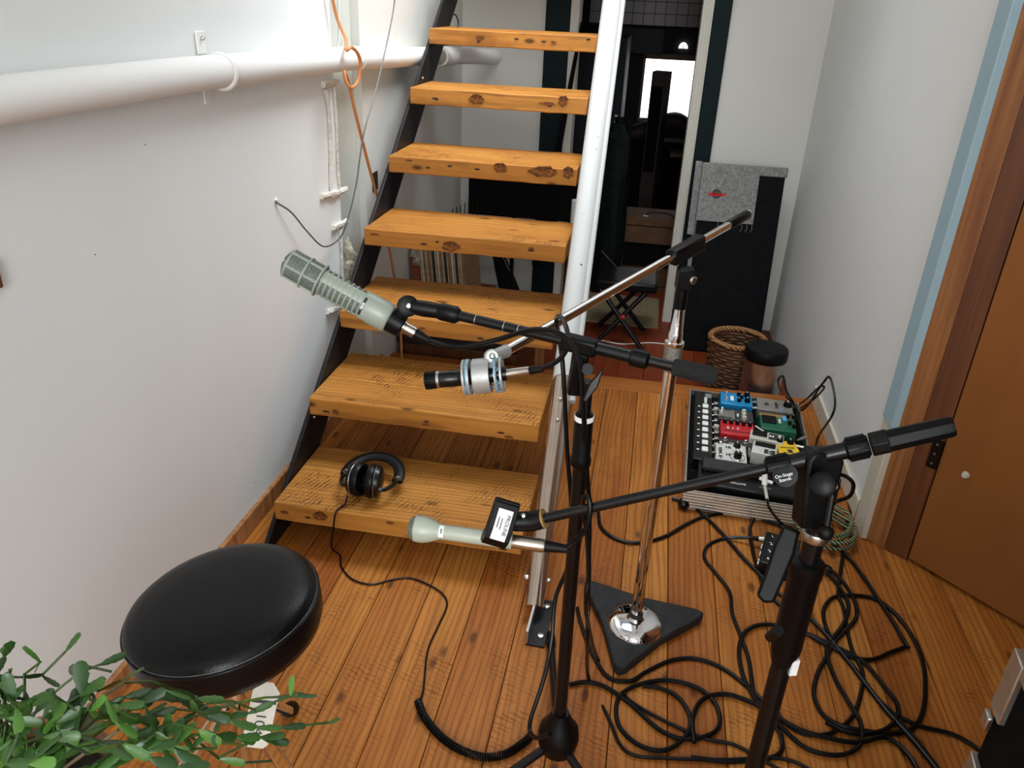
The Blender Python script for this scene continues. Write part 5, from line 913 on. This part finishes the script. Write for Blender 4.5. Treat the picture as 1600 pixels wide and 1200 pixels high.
am = thing('amplifier', 'brown wooden guitar amplifier with a leather handle beyond the doorway', 'amplifier', (0.0, 4.95, ZL)); Ya = 4.95
a_ = aty(975, 338, Ya); b_ = aty(1075, 352, Ya); zt = a_.z; x0, x1 = a_.x, b_.x + 0.04
MB().box((x0, Ya, ZL), (x0 + 0.02, Ya + 0.28, zt)).build('side_panel', 'amp_wood', am, bevel=0.003); MB().box((x1 - 0.02, Ya, ZL), (x1, Ya + 0.28, zt)).build('side_panel', 'amp_wood', am, bevel=0.003)
MB().box((x0 + 0.02, Ya, zt - 0.05), (x1 - 0.02, Ya + 0.28, zt)).build('top_panel', 'amp_wood', am, bevel=0.003); MB().box((x0 + 0.02, Ya, zt - 0.16), (x1 - 0.02, Ya + 0.02, zt - 0.055)).build('control_panel', 'amp_wood', am); MB().box((x0 + 0.02, Ya + 0.03, ZL + 0.02), (x1 - 0.02, Ya + 0.04, zt - 0.16)).build('opening', 'dull_black', am); MB().box((x0 + 0.02, Ya, ZL + 0.02), (x1 - 0.02, Ya + 0.02, zt - 0.32)).build('lower_panel', 'amp_wood', am)
MB().tube(spline([V(((x0 + x1) / 2 - 0.09, Ya + 0.06, zt)), V(((x0 + x1) / 2 - 0.05, Ya + 0.06, zt + 0.025)), V(((x0 + x1) / 2 + 0.05, Ya + 0.06, zt + 0.025)), V(((x0 + x1) / 2 + 0.10, Ya + 0.06, zt))], 5), 0.008, 8).build('handle', 'dark_brown', am); MB().box(((x0 + x1) / 2 - 0.10, Ya + 0.05, zt), ((x0 + x1) / 2 - 0.07, Ya + 0.07, zt + 0.006)).build('handle_plate', 'steel', am)
bgq = aty(962, 250, 4.75); bag = thing('stuffed_bag', 'dark green glossy stuffed bag on the amplifier stack in the doorway', 'bag', (bgq.x, 4.8, ZL)); b = MB(); rd = random.Random(21)
b.lathe([(0.0, ZL), (0.09, ZL), (0.10, 0.1), (0.085, 0.35), (0.095, 0.55), (0.08, 0.75), (0.04, 0.82), (0, 0.83)], Matrix.Translation((bgq.x, 4.85, 0)), 16); b.v = [p + V([rd.uniform(-0.012, 0.012) for _ in range(3)]) for p in b.v]; b.build('body', 'bag_green', bag, sharp=15)
MB().cyl((bgq.x, 4.85, 0.81), (bgq.x, 4.85, 0.86), 0.025, 0.035, seg=10).build('tied_neck', 'bag_green', bag)
kb = thing('keyboard_bench', 'black padded bench on folding legs in the doorway', 'bench', (-0.1, 4.0, ZL)); MB().box((-0.22, 3.96, 0.10), (0.10, 4.25, 0.15)).build('pad', 'leather', kb, bevel=0.012)
for p, q in (((-0.2, 3.99, 0.1), (0.06, 3.92, ZL)), ((0.05, 3.99, 0.1), (-0.2, 3.92, ZL)), ((-0.2, 4.2, 0.1), (0.06, 4.2, ZL)), ((0.05, 4.2, 0.1), (-0.2, 4.2, ZL))): MB().cyl(p, q, 0.013, seg=10).build('leg', 'black_metal', kb)
MB().sphere(V((-0.06, 3.93, -0.03)), 0.012, 10).build('red_cap', 'felt_red', kb)
tag(MB().box((-0.42, 4.25, ZL), (0.14, 4.75, ZL + 0.008)).build('rug', 'rug_beige'), 'beige rug on the floor in the doorway', 'rug')
cable('floor_wire', [V((-0.35, 3.9, ZL + 0.004)), V((-0.2, 3.98, ZL + 0.004)), V((-0.05, 3.96, ZL + 0.004)), V((0.1, 4.02, ZL + 0.004)), V((0.22, 4.02, ZL + 0.004))], 0.003, 'white_plastic', 'thin white wire across the dark red floor by the doorway', 'wire')
tag(MB().tube([aty(940, 392, 4.4), aty(985, 440, 4.4)], 0.0025, 6).build('metal_rod', 'steel'), 'thin metal rod slanting in the dark doorway', 'rod')

# ================================================================== FLIGHT CASE AT THE RIGHT EDGE
fc0 = dp(1572, 1050, 1.02); TF = rotz((0.528, 0.855, 0), -0.12)
fc = thing('flight_case', 'black flight case with aluminium edges at the lower right', 'case', TF @ V((0.2, -0.2, 0)))
MB().box((0.004, -0.26, 0.02), (0.215, -0.004, 0.725), TF).build('body', 'dull_black', fc)
MB().box((-0.004, -0.035, 0.635), (0.03, 0.003, 0.735), TF).build('corner_extrusion', 'brushed_alu', fc, bevel=0.002); MB().box((-0.004, -0.035, 0.02), (0.03, 0.003, 0.545), TF).build('corner_extrusion', 'brushed_alu', fc, bevel=0.002)
MB().box((-0.004, -0.26, 0.72), (0.035, -0.036, 0.737), TF).build('top_extrusion', 'brushed_alu', fc, bevel=0.002); MB().box((0.031, -0.035, 0.72), (0.215, 0.003, 0.737), TF).build('top_extrusion', 'brushed_alu', fc, bevel=0.002)
MB().box((-0.011, -0.024, 0.61), (-0.003, -0.004, 0.632), TF).build('latch', 'steel', fc, bevel=0.002)
for zz, yy in ((0.565, -0.05), (0.557, -0.075), (0.59, -0.09)): stud(TF @ V((0.004, yy, zz)), TF.to_3x3() @ V((-1, 0, 0)), 0.004, fc, 'rivet')
b = MB(); rd = random.Random(8); b.lathe([(0, 0), (0.06, 0.0), (0.085, 0.02), (0.085, 0.05), (0.05, 0.075), (0, 0.08)], TF @ Matrix.Translation((0.090, -0.075, 0.738)), 20); b.v = [p + V([rd.uniform(-0.004, 0.004) for _ in range(3)]) for p in b.v]
tag(b.build('cloth_bundle', 'olive_cloth', sharp=60), 'olive green cloth bundle lying on the flight case', 'cloth')

# ================================================================== CHRISTMAS CACTUS
pc = V((-0.60, 0.47, 0)); POTZ = 0.52
ps_ = thing('plant_stand', 'wooden plant stand under the trailing cactus', 'plant stand', pc); MB().lathe([(0, POTZ - 0.03), (0.12, POTZ - 0.03), (0.12, POTZ), (0, POTZ)], Matrix.Translation(pc), 28).build('top', 'base_wood', ps_)
for a in (0.6, 2.7, 4.8): MB().cyl(pc + V((0.09 * math.cos(a), 0.09 * math.sin(a), POTZ - 0.03)), pc + V((0.12 * math.cos(a), 0.12 * math.sin(a), 0)), 0.011, seg=10).build('leg', 'base_wood', ps_)
pt = tag(MB().lathe([(0, 0), (0.07, 0), (0.088, 0.12), (0.095, 0.122), (0.095, 0.145), (0.086, 0.145), (0.084, 0.125), (0, 0.125)], Matrix.Translation(pc + V((0, 0, POTZ))), 28).build('plant_pot', 'pot_clay'), 'terracotta pot of the trailing cactus', 'pot')
MB().lathe([(0.083, 0.11), (0.08, 0.13), (0, 0.132)], Matrix.Translation(pc + V((0, 0, POTZ))), 20).build('soil', 'soil', pt)
cac = thing('christmas_cactus', 'green segmented trailing cactus plant at the lower left', 'plant', pc + V((0, 0, POTZ + 0.13)))
def segmesh():
    n = 7; prof = [(0.0, 0.08), (0.15, 0.20), (0.33, 0.36), (0.37, 0.31), (0.60, 0.46), (0.65, 0.40), (0.85, 0.40), (0.93, 0.33), (1.0, 0.13)]
    vs = []; fs = []
    for t_, w_ in prof: vs += [(-w_ * 0.5, t_, 0.02), (0, t_, 0.075), (w_ * 0.5, t_, 0.02), (0, t_, -0.03)]
    for i in range(len(prof) - 1):
        a = 4 * i; fs += [(a + j, a + 4 + j, a + 4 + (j + 1) % 4, a + (j + 1) % 4) for j in range(4)]
    fs += [(0, 1, 2, 3), tuple(4 * (len(prof) - 1) + j for j in (3, 2, 1, 0))]
    b = MB(); b.add(vs, fs); o = b.build('leaf_segment', 'leaf', cac, origin=(0, 0, 0), sharp=60); return o
proto = segmesh(); used = False; nseg = 0
def addseg(a, b_, wscale, roll):
    global used, nseg
    d_ = b_ - a; L_ = d_.length; y_ = d_.normalized(); xh = y_.cross(V((0, 0, 1)))
    if xh.length < 1e-3: xh = V((1, 0, 0))
    xh.normalize(); z_ = xh.cross(y_); q = Matrix.Rotation(roll, 3, y_); xh = q @ xh; z_ = q @ z_
    o = proto if not used else bpy.data.objects.new('leaf_segment', proto.data)
    if used: col.objects.link(o); o.parent = cac
    used = True; nseg += 1
    m = Matrix(((xh.x, y_.x, z_.x, 0), (xh.y, y_.y, z_.y, 0), (xh.z, y_.z, z_.z, 0), (0, 0, 0, 1)))
    o.rotation_mode = 'QUATERNION'; o.rotation_quaternion = m.to_quaternion(); o.location = a - ORG[cac.name]; o.scale = (L_ * wscale, L_ * 1.04, L_ * 0.9); ORG[o.name] = a
rd = random.Random(31); root = pc + V((0, 0, POTZ + 0.135))
tips = [(22, 1004, .82), (5, 1012, .80), (102, 1020, .86), (172, 1050, .88), (197, 1022, .95), (224, 1045, .95), (160, 1062, .84), (60, 1050, .80), (508, 1130, .98), (490, 1088, .98), (468, 1083, 1.0), (438, 1150, .93), (420, 1190, .92), (300, 1090, .95), (350, 1095, .96), (235, 1095, .92), (262, 1100, .90), (20, 1100, .74), (60, 1130, .76), (110, 1110, .78), (150, 1120, .80), (205, 1185, .80), (215, 1150, .78), (310, 1130, .86), (280, 1160, .84), (340, 1170, .86), (385, 1165, .88), (250, 1130, .88), (15, 1160, .70), (85, 1190, .70), (40, 1075, .80), (120, 1150, .74), (365, 1120, .95), (330, 1195, .82), (190, 1115, .86), (15, 1190, .68), (140, 1085, .84), (400, 1110, .97), (75, 1085, .8), (180, 1165, .76)]
wood_st = MB()
for (x_, y_, d_) in tips:
    tip = dp(x_ + rd.uniform(-6, 6), y_, d_); base = root + V((rd.uniform(-0.04, 0.04), rd.uniform(-0.04, 0.04), 0)); mid = (base + tip) / 2 + V((rd.uniform(-0.03, 0.03), rd.uniform(-0.03, 0.03), 0.035 + 0.05 * rd.random())); pre = base.lerp(tip, 0.78) + V((rd.uniform(-0.025, 0.025), rd.uniform(-0.02, 0.02), rd.uniform(-0.005, 0.045)))
    sp = spline([base, mid, pre, tip], 10); ln = [0]
    for i in range(1, len(sp)): ln.append(ln[-1] + (sp[i] - sp[i - 1]).length)
    def at(s_):
        for i in range(1, len(sp)):
            if ln[i] >= s_: f_ = (s_ - ln[i - 1]) / max(1e-9, ln[i] - ln[i - 1]); return sp[i - 1].lerp(sp[i], f_)
        return sp[-1].copy()
    sl_ = 0.031; n = min(8, max(3, int(ln[-1] / sl_))); st0 = max(0.0, ln[-1] - n * sl_ * 1.0)
    if st0 > 0.01: wood_st.tube([at(st0 * k / 4) for k in range(5)], 0.0022, 5)
    prev = at(st0)
    for k in range(n):
        nx = at(min(ln[-1], st0 + (ln[-1] - st0) * (k + 1) / n)); addseg(prev, nx, rd.uniform(0.66, 1.0), rd.uniform(-1.2, 1.2)); 
        if rd.random() < 0.22 and nseg < 296:
            e = nx + (nx - prev) * 0.55 + V((rd.uniform(-0.026, 0.026), rd.uniform(-0.02, 0.02), rd.uniform(-0.02, 0.022))); addseg(nx, e, rd.uniform(0.8, 1.1), rd.uniform(-0.8, 0.8))
        prev = nx
wood_st.build('stems', 'stem', cac)
print('leaf segments', nseg)
